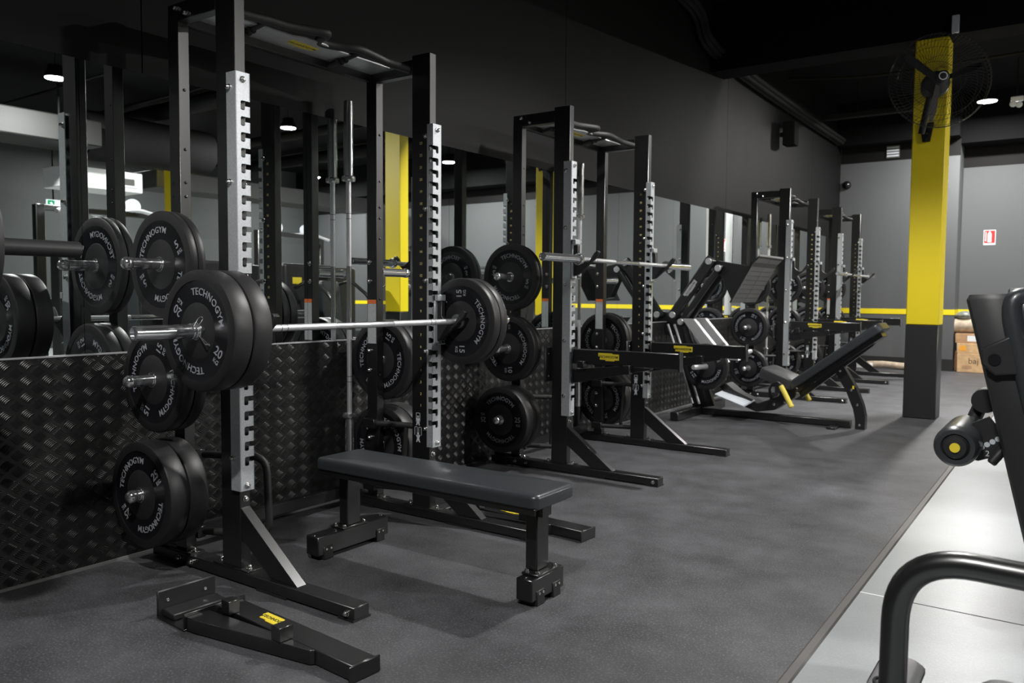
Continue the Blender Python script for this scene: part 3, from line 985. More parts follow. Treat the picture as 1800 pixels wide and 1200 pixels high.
t = thing('flat_bench', 'black vinyl flat bench standing across the front of the nearest rack', 'weight bench', (0, 0, 0))
BR = R(1.0)
b = MB(); cushion(b, 0.615, 1.835, 2.490, 2.775, 0.388, 0.442, 0.035, 0.004)
p = b.build('seat_pad', VINYL, t)
b = MB(); b.tube([(0.65, 2.492, 0.428), (1.80, 2.492, 0.428), (1.832, 2.525, 0.428), (1.832, 2.74, 0.428)], 0.0012, 6, 0)
b.build('seam', BLACKINK, p)
b = MB(); b.box(0.64, 1.81, 2.515, 2.75, 0.376, 0.388); b.box(0.66, 1.79, 2.60, 2.665, 0.330, 0.376)
b.box(0.63, 1.82, 2.500, 2.506, 0.362, 0.388)
b.build('under_frame', POWDER, t, 0.002)
for x0, x1, ya, yb, px0 in ((0.655, 0.735, 2.405, 2.850, 0.665), (1.725, 1.800, 2.515, 2.745, 1.712)):
    b = MB(); b.box(x0, x1, ya, yb, 0.022, 0.108)
    f = b.build('foot_beam', POWDER, t, 0.004)
    for yy in (ya + 0.03, yb - 0.085):
        MB().box(x0 - 0.005, x1 + 0.005, yy, yy + 0.055, 0.0, 0.060).build('rubber_foot', RUBBER, f, 0.003)
    b = MB()
    for yy in (ya + 0.03, yb - 0.085):
        for d in (0.014, 0.041): b.lathe([(0.006, 0), (0.005, 0.003)], (x1 + 0.005, yy + d, 0.048), (1, 0, 0), 10)
    for yy in (ya + 0.012, yb - 0.012): b.lathe([(0.006, 0), (0.005, 0.003)], ((x0 + x1) / 2, yy, 0.108), (0, 0, 1), 10)
    b.build('screw', BOLT, f)
    b = MB(); b.box(x0 - 0.002, x1 + 0.002, 2.555, 2.710, 0.108, 0.118)
    b.build('mounting_plate', POWDER, f, 0.002)
    b = MB()
    for yy in (2.572, 2.693):
        for xx in (x0 + 0.012, x1 - 0.012): b.lathe([(0.011, 0), (0.011, 0.003), (0.008, 0.009), (0.003, 0.011)], (xx, yy, 0.118), (0, 0, 1), 12)
    b.build('mounting_bolt', BOLT, f)
    b = MB(); b.box(px0 + 0.005, px0 + 0.060, 2.590, 2.675, 0.118, 0.376)
    b.build('post', POWDER, t, 0.004)


# ------------------------------------------------------------------ leg press
def leg_press():
    Y = 7.75
    t = thing('leg_press', 'black leg press machine with reclined pad and yellow handles between second and third racks', 'leg press', (0, Y, 0))
    def P(poly, a, b_): m_ = MB(); m_.prism(poly, a, b_); return m_
    MB().box(0.30, 1.79, -0.035, 0.035, 0.006, 0.066).build('base_beam', POWDER, t, 0.004)
    MB().box(0.30, 0.38, -0.62, 0.62, 0.006, 0.085).build('cross_base', POWDER, t, 0.004)
    MB().box(1.62, 1.70, -0.20, 0.20, 0.0, 0.02).build('cross_base', POWDER, t, 0.004)
    P([(0.58, 0.30), (0.70, 0.17), (0.95, 0.085), (1.12, 0.115), (1.31, 0.25), (1.34, 0.34), (1.27, 0.37), (1.16, 0.26), (0.97, 0.165), (0.78, 0.24), (0.64, 0.34)], -0.10, 0.10).build('sled_frame', POWDER, t, 0.008)
    # backrest
    d = Vector((0.80, 0.0, 0.61)).normalized(); n = Vector((-d.z, 0, d.x))
    b = MB(); cushion(b, 0, 0.98, -0.20, 0.20, 0.0, 0.075, 0.05, 0.01)
    o_ = Vector((1.285, 0, 0.315))
    b.xf(lambda x, y, z: tuple(o_ + d * x + Vector((0, y, 0)) + n * z))
    b.build('backrest', VINYL, t)
    b = MB(); b.box(0.02, 0.93, -0.09, 0.09, -0.045, -0.002)
    b.prism([(0.02, -0.045), (0.93, -0.002), (0.80, -0.06), (0.30, -0.085), (0.0, -0.10)], -0.03, 0.03)
    b.xf(lambda x, y, z: tuple(o_ + d * x + Vector((0, y, 0)) + n * z))
    b.build('back_frame', POWDER, t, 0.003)
    # seat
    d2 = Vector((0.90, 0, -0.33)).normalized(); n2 = Vector((-d2.z, 0, d2.x))
    b = MB(); cushion(b, 0, 0.33, -0.21, 0.21, 0.0, 0.10, 0.05, 0.012)
    s0 = Vector((0.985, 0, 0.435))
    b.xf(lambda x, y, z: tuple(s0 + d2 * x + Vector((0, y, 0)) + n2 * z))
    b.build('seat', VINYL2, t)
    # curved rear support
    b = MB()
    c_ = [(1.675, 0.545), (1.79, 0.35), (1.85, 0.20), (1.872, 0.10), (1.872, 0.0)]
    L_ = [(x - 0.040, z - 0.02) for x, z in c_]; Rr = [(x + 0.042, z + 0.02) for x, z in c_]
    L_[-1] = (1.832, 0.0); Rr[-1] = (1.914, 0.0)
    for i in range(len(c_) - 1): b.prism([L_[i], Rr[i], Rr[i + 1], L_[i + 1]], -0.045, 0.045)
    b.build('curved_leg', POWDER, t)
    b = MB()
    for x, z in ((1.79, 0.35), (1.845, 0.22), (1.87, 0.04), (1.69, 0.52), (1.33, 0.30), (1.62, 0.60), (1.47, 0.41), (1.22, 0.20), (1.12, 0.17)):
        MB().lathe([(0.013, 0), (0.012, 0.006), (0.006, 0.009)], (x, -0.102 if x < 1.4 else -0.046, z), (0, -1, 0), 12).build('bolt', BOLT, t)
    b = MB(); b.box(1.80, 1.815, -0.047, -0.045, 0.36, 0.39); b.build('sticker', YELLOW, t)
    # yellow handles
    for sd in (-1, 1):
        b = MB(); b.tube([(1.10, sd * 0.12, 0.22), (1.12, sd * 0.24, 0.34), (1.20, sd * 0.29, 0.40), (1.245, sd * 0.29, 0.37)], 0.013, 12, 6)
        h = b.build('handle_arm', POWDER, t)
        b = MB(); b.lathe([(0.02, 0), (0.023, 0.01), (0.023, 0.20), (0.027, 0.21), (0.02, 0.22)], (1.235, sd * 0.29, 0.375), (0.48, 0, -0.88), 16)
        b.build('grip', YEL_GRIP, h)
    # pale rails and tower
    for sd in (-0.20, 0.10):
        P([(0.22, 0.96), (0.34, 0.96), (0.70, 0.55), (0.55, 0.55)], sd, sd + 0.07).build('rail', SILVER, t, 0.003)
    P([(0.06, 0.90), (0.22, 0.90), (0.52, 0.10), (0.30, 0.05)], -0.06, 0.0).build('tower', POWDER, t, 0.004)
    for xx in (0.05, 0.12):
        b = MB(); b.cyl((xx, -0.15, 0.90), (xx + 0.28, -0.15, 0.12), 0.012, 10); b.build('guide_rod', SILVER, t)
    P([(0.16, 0.93), (0.30, 0.93), (0.60, 0.36), (0.50, 0.30), (0.42, 0.50)], 0.0, 0.05).build('shroud', GREYPLATE, t)
    # linkage
    pv = [(0.455, 1.524), (0.55, 1.456), (0.086, 0.993), (0.174, 0.925)]
    P([(0.455, 1.545), (0.80, 1.48), (0.95, 1.47), (0.80, 1.20), (0.76, 1.14), (0.66, 1.16), (0.56, 1.38), (0.50, 1.43), (0.43, 1.50)], -0.055, 0.055).build('carriage', POWDER, t, 0.004)
    for (a, c2, wd, y0, y1) in ((pv[0], pv[2], 0.085, -0.12, -0.06), (pv[1], pv[3], 0.050, -0.12, -0.07), (pv[1], pv[3], 0.05, 0.06, 0.11)):
        A = Vector((a[0], a[1])); B = Vector((c2[0], c2[1])); dd = (B - A).normalized(); nn = Vector((-dd.y, dd.x))
        A -= dd * 0.04; B += dd * 0.04
        poly = [tuple(A + nn * wd * 0.6), tuple(B + nn * wd * 0.6), tuple(B - nn * wd * 0.6), tuple(A - nn * wd * 0.6)]
        o = P(poly, y0, y1).build('link_arm', POWDER, t, 0.012, seg=2)
        if wd > 0.08:
            M_ = (A + B) / 2
            badge(o, lambda u, v, w_, M_=M_, dd=dd, nn=nn, y0=y0: (M_.x + dd.x * -u + nn.x * -v, y0 - w_, M_.y + dd.y * -u + nn.y * -v), 0.19, 0.055, SILVER)
    for x, z in pv:
        b = MB(); b.lathe([(0.033, 0), (0.033, 0.012), (0.028, 0.016)], (x, -0.12, z), (0, -1, 0), 20); b.build('pivot_cap', SILVER, t)
    P([(-0.08, 1.0), (0.09, 1.03), (0.26, 0.92), (0.20, 0.80), (0.02, 0.78), (-0.04, 0.86)], -0.055, 0.055).build('pivot_bracket', POWDER, t, 0.005)
    # foot plate
    b = MB(); a = Vector((0.755, 0, 1.130)); e = Vector((0.965, 0, 1.50)); f_ = Vector((1.025, 0, 1.56))
    for (p0, p1) in ((a, e), (e, f_)):
        dd = (p1 - p0).normalized(); nn = Vector((dd.z, 0, -dd.x)) * 0.012
        q = [p0, p1, p1 + nn, p0 + nn]
        b.prism([(v.x, v.z) for v in q], -0.35, 0.36)
    fp = b.build('foot_plate', POWDER, t, 0.002)
    b = MB()
    dd = (e - a).normalized(); nn = Vector((dd.z, 0, -dd.x))
    for i in range(8):
        for k in range(2):
            p0 = a + dd * (0.008 + i * 0.048) + nn * 0.0125; p1 = p0 + dd * 0.044
            b.prism([(p0.x, p0.z), (p1.x, p1.z), ((p1 + nn * 0.005).x, (p1 + nn * 0.005).z), ((p0 + nn * 0.005).x, (p0 + nn * 0.005).z)], -0.34 + k * 0.345, -0.34 + k * 0.345 + 0.338)
    dd = (f_ - e).normalized(); nn = Vector((dd.z, 0, -dd.x))
    for i in range(1):
        for k in range(2):
            p0 = e + dd * (0.012 + i * 0.060) + nn * 0.0125; p1 = p0 + dd * 0.05
            b.prism([(p0.x, p0.z), (p1.x, p1.z), ((p1 + nn * 0.005).x, (p1 + nn * 0.005).z), ((p0 + nn * 0.005).x, (p0 + nn * 0.005).z)], -0.34 + k * 0.345, -0.34 + k * 0.345 + 0.338)
    b.build('grip_tiles', GREYPLATE, fp)
    b = MB(); b.box(1.015, 1.035, -0.35, 0.36, 1.553, 1.570); b.build('edge_rail', SILVER, fp)
    # weight horns
    for sd, z in ((-1, 0.49), (1, 0.52)):
        b = MB(); b.lathe([(0.024, 0), (0.024, 0.50 if sd < 0 else 0.58), (0.018, 0.52 if sd < 0 else 0.60)], (0.46, sd * 0.10, z), (0.12 if sd < 0 else 0.30, sd, 0.06 if sd < 0 else 0.16), 20); b.build('plate_horn', STEEL, t)
    # white instruction placard
    P([(0.60, 0.245), (0.67, 0.305), (0.93, 0.200), (0.86, 0.145)], -0.125, -0.115).build('placard_edge', POWDER, t)
    b = MB(); b.add([(0.61, -0.30, 0.25), (0.62, -0.06, 0.27), (0.93, -0.06, 0.19), (0.90, -0.30, 0.155)], [(0, 1, 2, 3)])
    b.add([(0.61, -0.30, 0.244), (0.62, -0.06, 0.264), (0.93, -0.06, 0.184), (0.90, -0.30, 0.149)], [(3, 2, 1, 0)])
    b.build('placard', LIGHTDECAL, t)


leg_press()
put_plate(15, 0.478, 7.75 - 0.22, 0.498, -145, '15 kg black bumper plate on the low side horn of the leg press', G)


# ------------------------------------------------------------------ wall fan
def fan():
    t = thing('wall_fan', 'large black caged fan mounted high on the yellow column', 'fan', (2.31, 8.42, 3.17), (R(-4), 0, R(22)))
    rr = 0.43
    b = MB()
    for r_, y in ((rr, 0.0), (rr * 0.985, -0.05), (rr * 0.985, 0.05), (rr * 0.8, -0.085), (rr * 0.45, -0.11), (0.09, -0.12), (rr * 0.8, 0.085), (rr * 0.5, 0.11)):
        pts = [(r_ * math.cos(a * 2 * PI / 40), y, r_ * math.sin(a * 2 * PI / 40)) for a in range(40)]
        b.tube(pts, 0.004 if r_ == rr else 0.0018, 5, 0, True)
    for k in range(72):
        a = k * 2 * PI / 72
        for s in (-1, 1):
            b.tube([(q * math.cos(a + (1 - q / rr) * 0.5), s * h, q * math.sin(a + (1 - q / rr) * 0.5)) for q, h in ((0.07, 0.12), (0.2, 0.11), (0.33, 0.088), (0.42, 0.055), (0.43, 0.0))], 0.0014, 4, 0)
    b.build('cage', CAGEM, t)
    b = MB(); b.lathe([(0.06, -0.02), (0.11, 0.0), (0.12, 0.08), (0.10, 0.18), (0.04, 0.20)], (0, 0.06, 0), (0, 1, 0), 24); b.build('motor', POWDER2, t)
    for k in range(3):
        a = R(140 + k * 120)
        b = MB(); vs = []
        for q, w_, tw in ((0.05, 0.02, 0.4), (0.15, 0.028, 0.35), (0.28, 0.033, 0.28), (0.38, 0.02, 0.2)):
            for sgn in (-1, 1):
                aa = a + sgn * w_ / q if q > 0.1 else a + sgn * 0.5
                vs.append((q * math.cos(aa), sgn * tw * 0.05, q * math.sin(aa)))
        fs = [(i * 2, i * 2 + 1, i * 2 + 3, i * 2 + 2) for i in range(3)]
        n0 = len(vs); vs += [(x, y + 0.003, z) for x, y, z in vs]; fs += [tuple(n0 + i for i in f[::-1]) for f in fs]
        b.add(vs, fs); b.build('blade', CAGEM, t)
    b = MB(); b.lathe([(0.055, 0), (0.055, 0.006), (0.04, 0.010)], (0.0, -0.118, 0), (0, -1, 0), 24); bd = b.build('centre_badge', POWDER2, t)
    b = MB(); b.lathe([(0.030, 0), (0.037, 0.0), (0.037, 0.003), (0.030, 0.003)], (0.0, -0.128, 0), (0, -1, 0), 24, True); b.build('badge_ring', WHITE, bd)
    b = MB(); b.tube([(-0.02, 0.16, -0.02), (-0.05, 0.20, -0.20), (-0.08, 0.26, -0.42)], 0.03, 12, 4); b.build('mount_arm', POWDER2, t)
    # wall bracket flush on the column (world-aligned)
    bpy.context.view_layer.update()
    b = MB(); b.prism([(2.11, 2.86), (2.235, 2.86), (2.205, 2.68), (2.14, 2.68)], 8.74, 8.768)
    o = b.build('wall_bracket', POWDER2, None)
    inv = (Matrix.Translation(t.location) @ t.rotation_euler.to_matrix().to_4x4()).inverted()
    o.data.transform(inv); o.parent = t
    b = MB()
    for x, z in ((2.125, 2.84), (2.175, 2.76), (2.172, 2.70)): b.lathe([(0.008, 0), (0.006, 0.004)], (x, 8.74, z), (0, -1, 0), 10)
    q = b.build('screw', BOLT, None); q.data.transform(inv); q.parent = o


fan()


# ------------------------------------------------------------------ things on the far walls and ceiling
def details():
    # speaker
    t = thing('wall_speaker', 'small dark speaker box high on the charcoal wall', 'speaker', (0, 11.27, 3.38))
    MB().box(0.06, 0.22, -0.10, 0.10, -0.16, 0.16).build('cabinet', mat('dull_black_cabinet', (0.003, 0.003, 0.003), 0.9, spec=0.1), t, 0.01)
    MB().box(0.0, 0.06, -0.02, 0.02, -0.03, 0.03).build('bracket', POWDER2, t)
    # dome camera
    t = thing('security_camera', 'small black dome camera in the corner where the two walls meet', 'security camera', (0.10, 14.70, 3.08))
    MB().lathe([(0.07, 0), (0.07, 0.03), (0.06, 0.05), (0.03, 0.08), (0.005, 0.09)], (0, 0, 0), (0, -1, 0), 20).build('dome', RUBBER_IN, t)
    # vent
    t = thing('wall_vent', 'small grey louvred box high on the far wall left of the yellow column', 'vent', (0.81, 14.70, 3.575))
    MB().box(-0.10, 0.10, -0.03, 0, -0.10, 0.10).build('body', DUCTGREY, t)
    b = MB()
    for k in range(4): b.box(-0.09, 0.09, -0.036, -0.03, -0.08 + k * 0.045, -0.055 + k * 0.045)
    b.build('louvre', LIGHTDECAL, t)
    # fire sign
    t = thing('extinguisher_sign', 'red fire extinguisher location sign on the far grey wall', 'sign', (2.195, 15.2, 2.155))
    MB().box(-0.085, 0.085, -0.004, 0.0, -0.12, 0.12).build('sign_back', WHITE, t)
    MB().box(-0.075, 0.075, -0.006, -0.004, -0.09, 0.11).build('red_panel', REDSIGN, t)
    b = MB(); b.prism([(-0.028, -0.075), (0.028, -0.075), (0.028, 0.06), (0.012, 0.08), (0.012, 0.095), (-0.012, 0.095), (-0.012, 0.08), (-0.028, 0.06)], -0.008, -0.006)
    b.build('pictogram', WHITE, t)
    b = MB(); b.box(-0.06, -0.045, -0.008, -0.006, -0.06, 0.09); b.build('arrow_bar', WHITE, t)
    # cartons
    t = thing('cardboard_carton', 'large brown cardboard carton standing on the floor by the far wall', 'cardboard box', (2.02, 14.80, 0), group='cartons by the far wall')
    MB().box(-0.16, 0.34, -0.16, 0.16, 0.0, 0.30).build('box_body', CARD2, t, 0.006)
    L = MB(); text_on(L, 'baj', 0.13, lambda x, y, z: (0.07 + x, -0.1605 - z, 0.18 + y), extrude=0.0006, bold=-0.001); L.build('print', BLACKINK, t)
    MB().box(-0.09, 0.05, -0.162, -0.160, 0.06, 0.11).build('stamp', CARD, t)
    t = thing('cardboard_carton', 'pale carton with orange sticker stacked second from the floor by the far wall', 'cardboard box', (2.02, 14.80, 0.301), group='cartons by the far wall')
    MB().box(-0.17, 0.32, -0.15, 0.16, 0.0, 0.16).build('box_body', CARD2, t, 0.006)
    MB().box(-0.13, -0.04, -0.152, -0.150, 0.04, 0.12).build('sticker', mat('orange_sticker', (0.8, 0.35, 0.03), 0.5), t)
    t = thing('cardboard_carton', 'brown carton with white label topmost in the stack by the far wall', 'cardboard box', (2.02, 14.82, 0.462), group='cartons by the far wall')
    MB().box(-0.20, 0.28, -0.15, 0.15, 0.0, 0.15).build('box_body', CARD, t, 0.006)
    MB().box(-0.03, 0.10, -0.152, -0.150, 0.03, 0.12).build('label', WHITE, t)
    o = MB().box(1.80, 1.85, 14.86, 15.15, 0, 0.33).build('cardboard_sheet', CARD, None, 0.003)
    tag(o, 'narrow upright brown carton edge beside the bottom of the stack', 'cardboard box', 'cartons by the far wall')
    b = MB(); b.tube([(1.78, 14.86, 0.73), (1.86, 14.86, 0.735), (2.1, 14.85, 0.735), (2.4, 14.86, 0.73)], 0.115, 16, 3)
    o = b.build('wrapped_roll', KRAFT); tag(o, 'beige wrapped roll lying on top of the stacked cartons', 'wrapped roll')
    b = MB(); b.sphere((1.93, 14.86, 0.90), 0.14, 16, (1.0, 0.8, 0.5)); b.sphere((1.84, 14.88, 0.89), 0.09, 14, (0.9, 0.8, 0.5))
    o = b.build('plastic_bag', mat('grey_plastic_bag', (0.22, 0.23, 0.20), 0.35, cvar=0.5, cscale=25, bump=0.6, bscale=30)); tag(o, 'crumpled grey-green bag on top of the beige roll by the far wall', 'bag')
    b = MB(); b.tube([(0.55, 14.50, 0.06), (0.8, 14.48, 0.075), (1.1, 14.47, 0.06), (1.45, 14.46, 0.055)], 0.055, 12, 4)
    o = b.build('kraft_paper_roll', KRAFT); tag(o, 'brown paper wrapped roll lying on the floor left of the yellow column', 'wrapped roll')
    b = MB(); b.prism([(0.33, 14.36), (0.62, 14.34), (0.66, 14.46), (0.37, 14.48)], 0.0, 0.085, 'z')
    o = b.build('white_package', WHITE, None, 0.01); tag(o, 'white package on the floor beside the brown paper roll', 'package')
    # pipe bundle in the wall-ceiling corner
    for k, (dx, dz) in enumerate(((0.05, 0), (0.10, 0.01), (0.075, 0.05), (0.13, 0.05))):
        b = MB(); b.tube([(dx, 6.5, 4.20 + dz), (dx, 8.0, 4.12 + dz), (dx, 8.4, 3.86 + dz), (dx, 9.5, 3.78 + dz), (dx, 11.5, 3.74 + dz), (dx, 14.3, 3.72 + dz)], 0.028, 8, 4)
        o = b.build('ceiling_pipe', DUCT); tag(o, 'dark pipe in the bundle running along the top of the charcoal wall', 'pipe', 'pipe bundle along the charcoal wall')
    # conduit and cable tray on the ceiling
    for y_, z_ in ((5.9, 4.05), (7.2, 4.1), (11.2, 4.0)):
        b = MB(); b.tube([(0.1, y_, z_ + 0.1), (1.2, y_ + 0.05, z_), (2.5, y_ - 0.05, z_), (6, y_, z_ + 0.05), (13, y_, z_)], 0.018, 8, 4)
        o = b.build('cable_conduit', DUCT); tag(o, 'thin dark conduit crossing the black ceiling', 'conduit', 'conduits crossing the ceiling')
    t = thing('cable_tray', 'black suspended tray under the ceiling near the far wall', 'cable tray', (0.9, 13.0, 3.86))
    MB().box(-0.8, 0.8, -0.06, 0.06, 0, 0.07).build('tray', DUCT, t)
    b = MB(); b.cyl((-0.3, 0, 0.07), (-0.3, 0, 0.54), 0.005, 6); b.build('hanger', DUCT, t)
    # ducts seen in the mirror and above
    t = thing('air_duct', 'big round-cornered grey air duct under the ceiling seen in the mirrors', 'air duct', (9.2, 5.6, 3.55))
    MB().box(-0.45, 0.45, -5.0, 1.0, -0.19, 0.19).build('duct_body', mat('slate_duct_sheet', (0.010, 0.010, 0.0095), 0.7), t, 0.02)
    b = MB(); b.lathe([(0.38, 0), (0.38, 2.2)], (0.2, 1.0, 0.08), (0, 1, 0), 32); b.build('round_section', DUCT, t)
    for yy in (-3.2, 0.35):
        b = MB(); b.box(-0.46, -0.44, yy, yy + 0.02, -0.22, 0.8); b.build('strap', DUCT, t)
    t = thing('air_conditioner', 'white ceiling air conditioner with a grille, seen in the mirror', 'air conditioner', (9.4, 6.95, 2.96))
    MB().box(-0.10, 0.6, -0.65, 0.60, -0.16, 0.16).build('casing', WHITE, t, 0.01)
    MB().box(-0.112, -0.10, -0.05, 0.50, -0.09, 0.09).build('grille_frame', WHITE, t, 0.004)
    b = MB(); b.box(-0.118, -0.112, 0.0, 0.45, -0.05, 0.05); g = b.build('grille', DUCTGREY, t)
    b = MB(); b.box(-0.125, -0.118, 0.19, 0.22, -0.20, 0.30); b.build('strap', WHITE, t)
    t = thing('ventilation_duct', 'white and grey rectangular duct hanging near the right wall, seen in the mirror', 'air duct', (11.5, 11.5, 3.35))
    MB().box(-0.4, 0.4, -2.6, 3.2, -0.17, 0.17).build('duct_body', mat('pale_duct', (0.06, 0.06, 0.06), 0.5), t, 0.01)
    for yy in (-4, -2, 0, 1.2):
        pass
    for i, (y_, z_) in enumerate(((7.8, 4.2), (10.2, 4.15), (12.3, 4.2))):
        b = MB(); b.cyl((5.8, y_, z_), (13.6, y_ + 0.3, z_), 0.09 if i % 2 else 0.14, 12)
        o = b.build('ceiling_duct', DUCT); tag(o, 'dark round duct hanging under the ceiling across the room, seen only in mirrors', 'air duct', 'dark round ducts under the ceiling')
    # exit sign
    t = thing('exit_sign', 'green and white running-man exit sign seen in the mirror', 'exit sign', (12.0, 7.41, 2.76))
    MB().box(-0.02, 0.02, -0.12, 0.12, -0.09, 0.09).build('sign_box', EXITW, t, 0.004)
    MB().box(-0.026, -0.02, -0.11, 0.01, -0.075, 0.075).build('green_panel', EXITG, t)
    b = MB(); b.prism([(-0.09, -0.05), (-0.05, 0.0), (-0.08, 0.03), (-0.04, 0.05), (-0.02, 0.02), (-0.03, -0.05)], -0.028, -0.026, 'x'); b.build('running_figure', EXITW, t)
    MB().box(-0.01, 0.01, -0.01, 0.01, 0.09, 1.64).build('hanger', DUCT, t)
    t = thing('emergency_light', 'small twin-headed white spotlight just right of the lit ceiling lamp', 'emergency light', (2.59, 13.0, 3.80))
    MB().box(-0.03, 0.12, -0.03, 0.03, 0.03, 0.10).build('housing', WHITE, t, 0.01)
    MB().box(0.03, 0.05, -0.01, 0.01, 0.10, 0.60).build('hanger', DUCT, t)
    for dx, dz in ((0.0, 0.0), (0.07, -0.015)):
        MB().lathe([(0.01, 0.03), (0.035, 0.02), (0.042, -0.02), (0.03, -0.03)], (dx, 0, dz), (0, 1, 0), 16).build('spot_head', WHITE, t)
    # junction box above the column
    o = MB().box(2.36, 2.42, 8.70, 8.74, 3.66, 3.82).build('junction_box', LIGHTDECAL, None, 0.003)
    tag(o, 'small pale junction box on the beam above the wall fan', 'junction box')
    # boards added behind the column to give the mirror its bright strips
    for x0, x1, yb, lab in ((1.600, 1.715, 13.0, 'tall white board added behind the yellow column for a bright strip in the mirror'), (1.560, 1.680, 13.8, 'tall white board added nearer the far wall than its twin behind the column')):
        o = MB().box(x0, x1, yb, yb + 0.04, 0, 2.8).build('added_white_board', WHITE, None, 0.003)
        tag(o, lab, 'board', 'white boards added behind the column')


details()


# ------------------------------------------------------------------ seat machines (foreground right and mirrored ones)
def machine_row():
    t = thing('selectorised_machine', 'm', 'gym machine', (0, -40, 0))
    MB().box(-0.06, 0.06, -0.60, 0.60, 0.0, 0.07).build('base', POWDER, t, 0.01)
    b = MB(); b.box(0.55, 0.75, -0.42, 0.42, 0, 1.55); b.build('weight_tower', PLASTIC, t, 0.04, seg=3)
    b = MB(); b.box(0.54, 0.55, -0.05, 0.30, 1.20, 1.42); b.build('screen', RUBBER_IN, t)
    b = MB(); b.box(-0.05, 0.60, -0.04, 0.04, 0.04, 0.12); b.box(-0.04, 0.04, -0.04, 0.04, 0.07, 0.48); b.build('frame', POWDER, t, 0.01)
    b = MB(); cushion(b, -0.24, 0.22, -0.20, 0.20, 0.48, 0.56, 0.06); b.build('seat', VINYL, t)
    b = MB(); cushion(b, -0.16, 0.16, -0.36, 0.36, 0, 0.09, 0.06)
    b.xf(lambda x, y, z: (x * 0 + 0.26 + y * 0.10 + z * -1.0, x, 0.98 + y)); b.build('backrest', VINYL, t)
    for sd in (-1, 1):
        b = MB(); b.bent([(0.50, sd * 0.30, 1.25), (0.20, sd * 0.36, 1.35), (-0.12, sd * 0.34, 1.15), (-0.20, sd * 0.33, 0.95)], 0.10, 0.022, 12); h = b.build('lever_arm', POWDER, t)
        b = MB(); b.cyl((-0.14, sd * 0.335, 1.10), (-0.20, sd * 0.33, 0.94), 0.026, 12); b.build('grip', RUBBER, h)
    b = MB(); b.lathe([(0.05, 0), (0.055, 0.01), (0.055, 0.28), (0.05, 0.29)], (-0.38, -0.15, 0.30), (0, 1, 0), 18); b.build('roller', VINYL, t)
    b = MB(); b.bent([(-0.05, 0, 0.30), (-0.38, 0, 0.30)], 0.02, 0.02, 10); b.build('roller_arm', CHROME, t)
    b = MB(); b.box(0.545, 0.552, -0.30, -0.15, 1.30, 1.38); b.build('yellow_mark', YELLOW, t)
    ys = [4.3, 5.7, 7.0, 10.3, 11.8]
    lab = ['black seated machine, first of the mirrored row on the grey floor',
           'black seated machine, second of the mirrored row on the grey floor',
           'black seated machine just before the second yellow column in the mirror',
           'black seated machine just past the second yellow column in the mirror',
           'black seated machine, last of the mirrored row on the grey floor']
    t.location = (4.0, ys[0], 0); t['label'] = lab[0]; t['group'] = 'row of seated machines beyond the aisle'
    for y_, l_ in zip(ys[1:], lab[1:]): dup(t, (4.0, y_, 0), (0, 0, R(random.uniform(-6, 6))), l_)
    for y_, rz_, l_ in ((4.9, 170, 'black seated machine in the second mirrored row, level with the second rack'),
                        (6.25, 100, 'turned black seated machine in the second mirrored row, before the treadmills'),
                        (8.05, 185, 'black seated machine in the second mirrored row, before the yellow columns'),
                        (10.0, 90, 'turned black seated machine in the second mirrored row, past the yellow columns'),
                        (11.6, 175, 'black seated machine in the second mirrored row, close to the far wall')):
        dup(t, (6.0, y_, 0), (0, 0, R(rz_)), l_)
    # cable station with pulleys
    t = thing('cable_station', 'tall black cable station with chrome tubes and grey pulleys, seen in the mirror', 'gym machine', (8.0, 6.2, 0))
    for yy in (-0.9, 0.9):
        MB().box(-0.06, 0.06, yy - 0.06, yy + 0.06, 0, 2.35).build('tower', POWDER, t, 0.01)
        b = MB(); b.lathe([(0.02, -0.02), (0.11, -0.02), (0.11, -0.012), (0.095, 0), (0.11, 0.012), (0.11, 0.02), (0.02, 0.02)], (-0.02, yy * 0.45, 2.43), (1, 0.3, 0), 24); b.build('pulley', LIGHTDECAL, t)
        b = MB(); b.bent([(-0.3, yy * 0.9, 2.25), (-0.1, yy * 0.5, 2.38), (0.1, yy * 0.2, 2.33), (0.3, 0, 2.30)], 0.1, 0.03, 12); b.build('chrome_tube', STEEL, t)
    b = MB(); b.box(-0.05, 0.05, -0.9, 0.9, 2.27, 2.35); b.build('crossbeam', POWDER, t, 0.01)
    b = MB(); b.box(-0.22, 0.22, -0.3, 0.3, 0, 1.6); b.build('weight_stack', PLASTIC, t, 0.03)
    dup(t, (8.2, 2.6, 0), (0, 0, R(20)), 'second tall black cable station with pulleys, seen at the far left of the mirror')
    dup(t, (9.3, 10.6, 0), (0, 0, R(-10)), 'third tall cable station with pulleys near the right wall, seen in the mirror')
    # cardio machines further off
    t = thing('treadmill', 'black treadmill with console, seen in the mirror', 'treadmill', (10.6, 10.0, 0))
    MB().box(-0.85, 0.85, -0.4, 0.4, 0, 0.20).build('deck', PLASTIC, t, 0.03)
    for yy in (-0.36, 0.36):
        b = MB(); b.bent([(0.6, yy, 0.18), (0.75, yy, 1.15), (0.25, yy, 1.10)], 0.12, 0.035, 12); b.build('upright', SILVER, t)
    MB().box(0.62, 0.80, -0.36, 0.36, 1.12, 1.45).build('console', PLASTIC, t, 0.03)
    b = MB(); b.box(0.612, 0.62, -0.18, 0.18, 1.2, 1.38); b.build('screen', SCREEN, t)
    dup(t, (10.6, 11.2, 0), (0, 0, 0), 'second black treadmill with console beside the first, seen in the mirror', 'treadmills across the room')
    dup(t, (10.6, 12.4, 0), (0, 0, 0), 'third black treadmill with console, farthest of the row in the mirror', 'treadmills across the room')
    t['group'] = 'treadmills across the room'


machine_row()


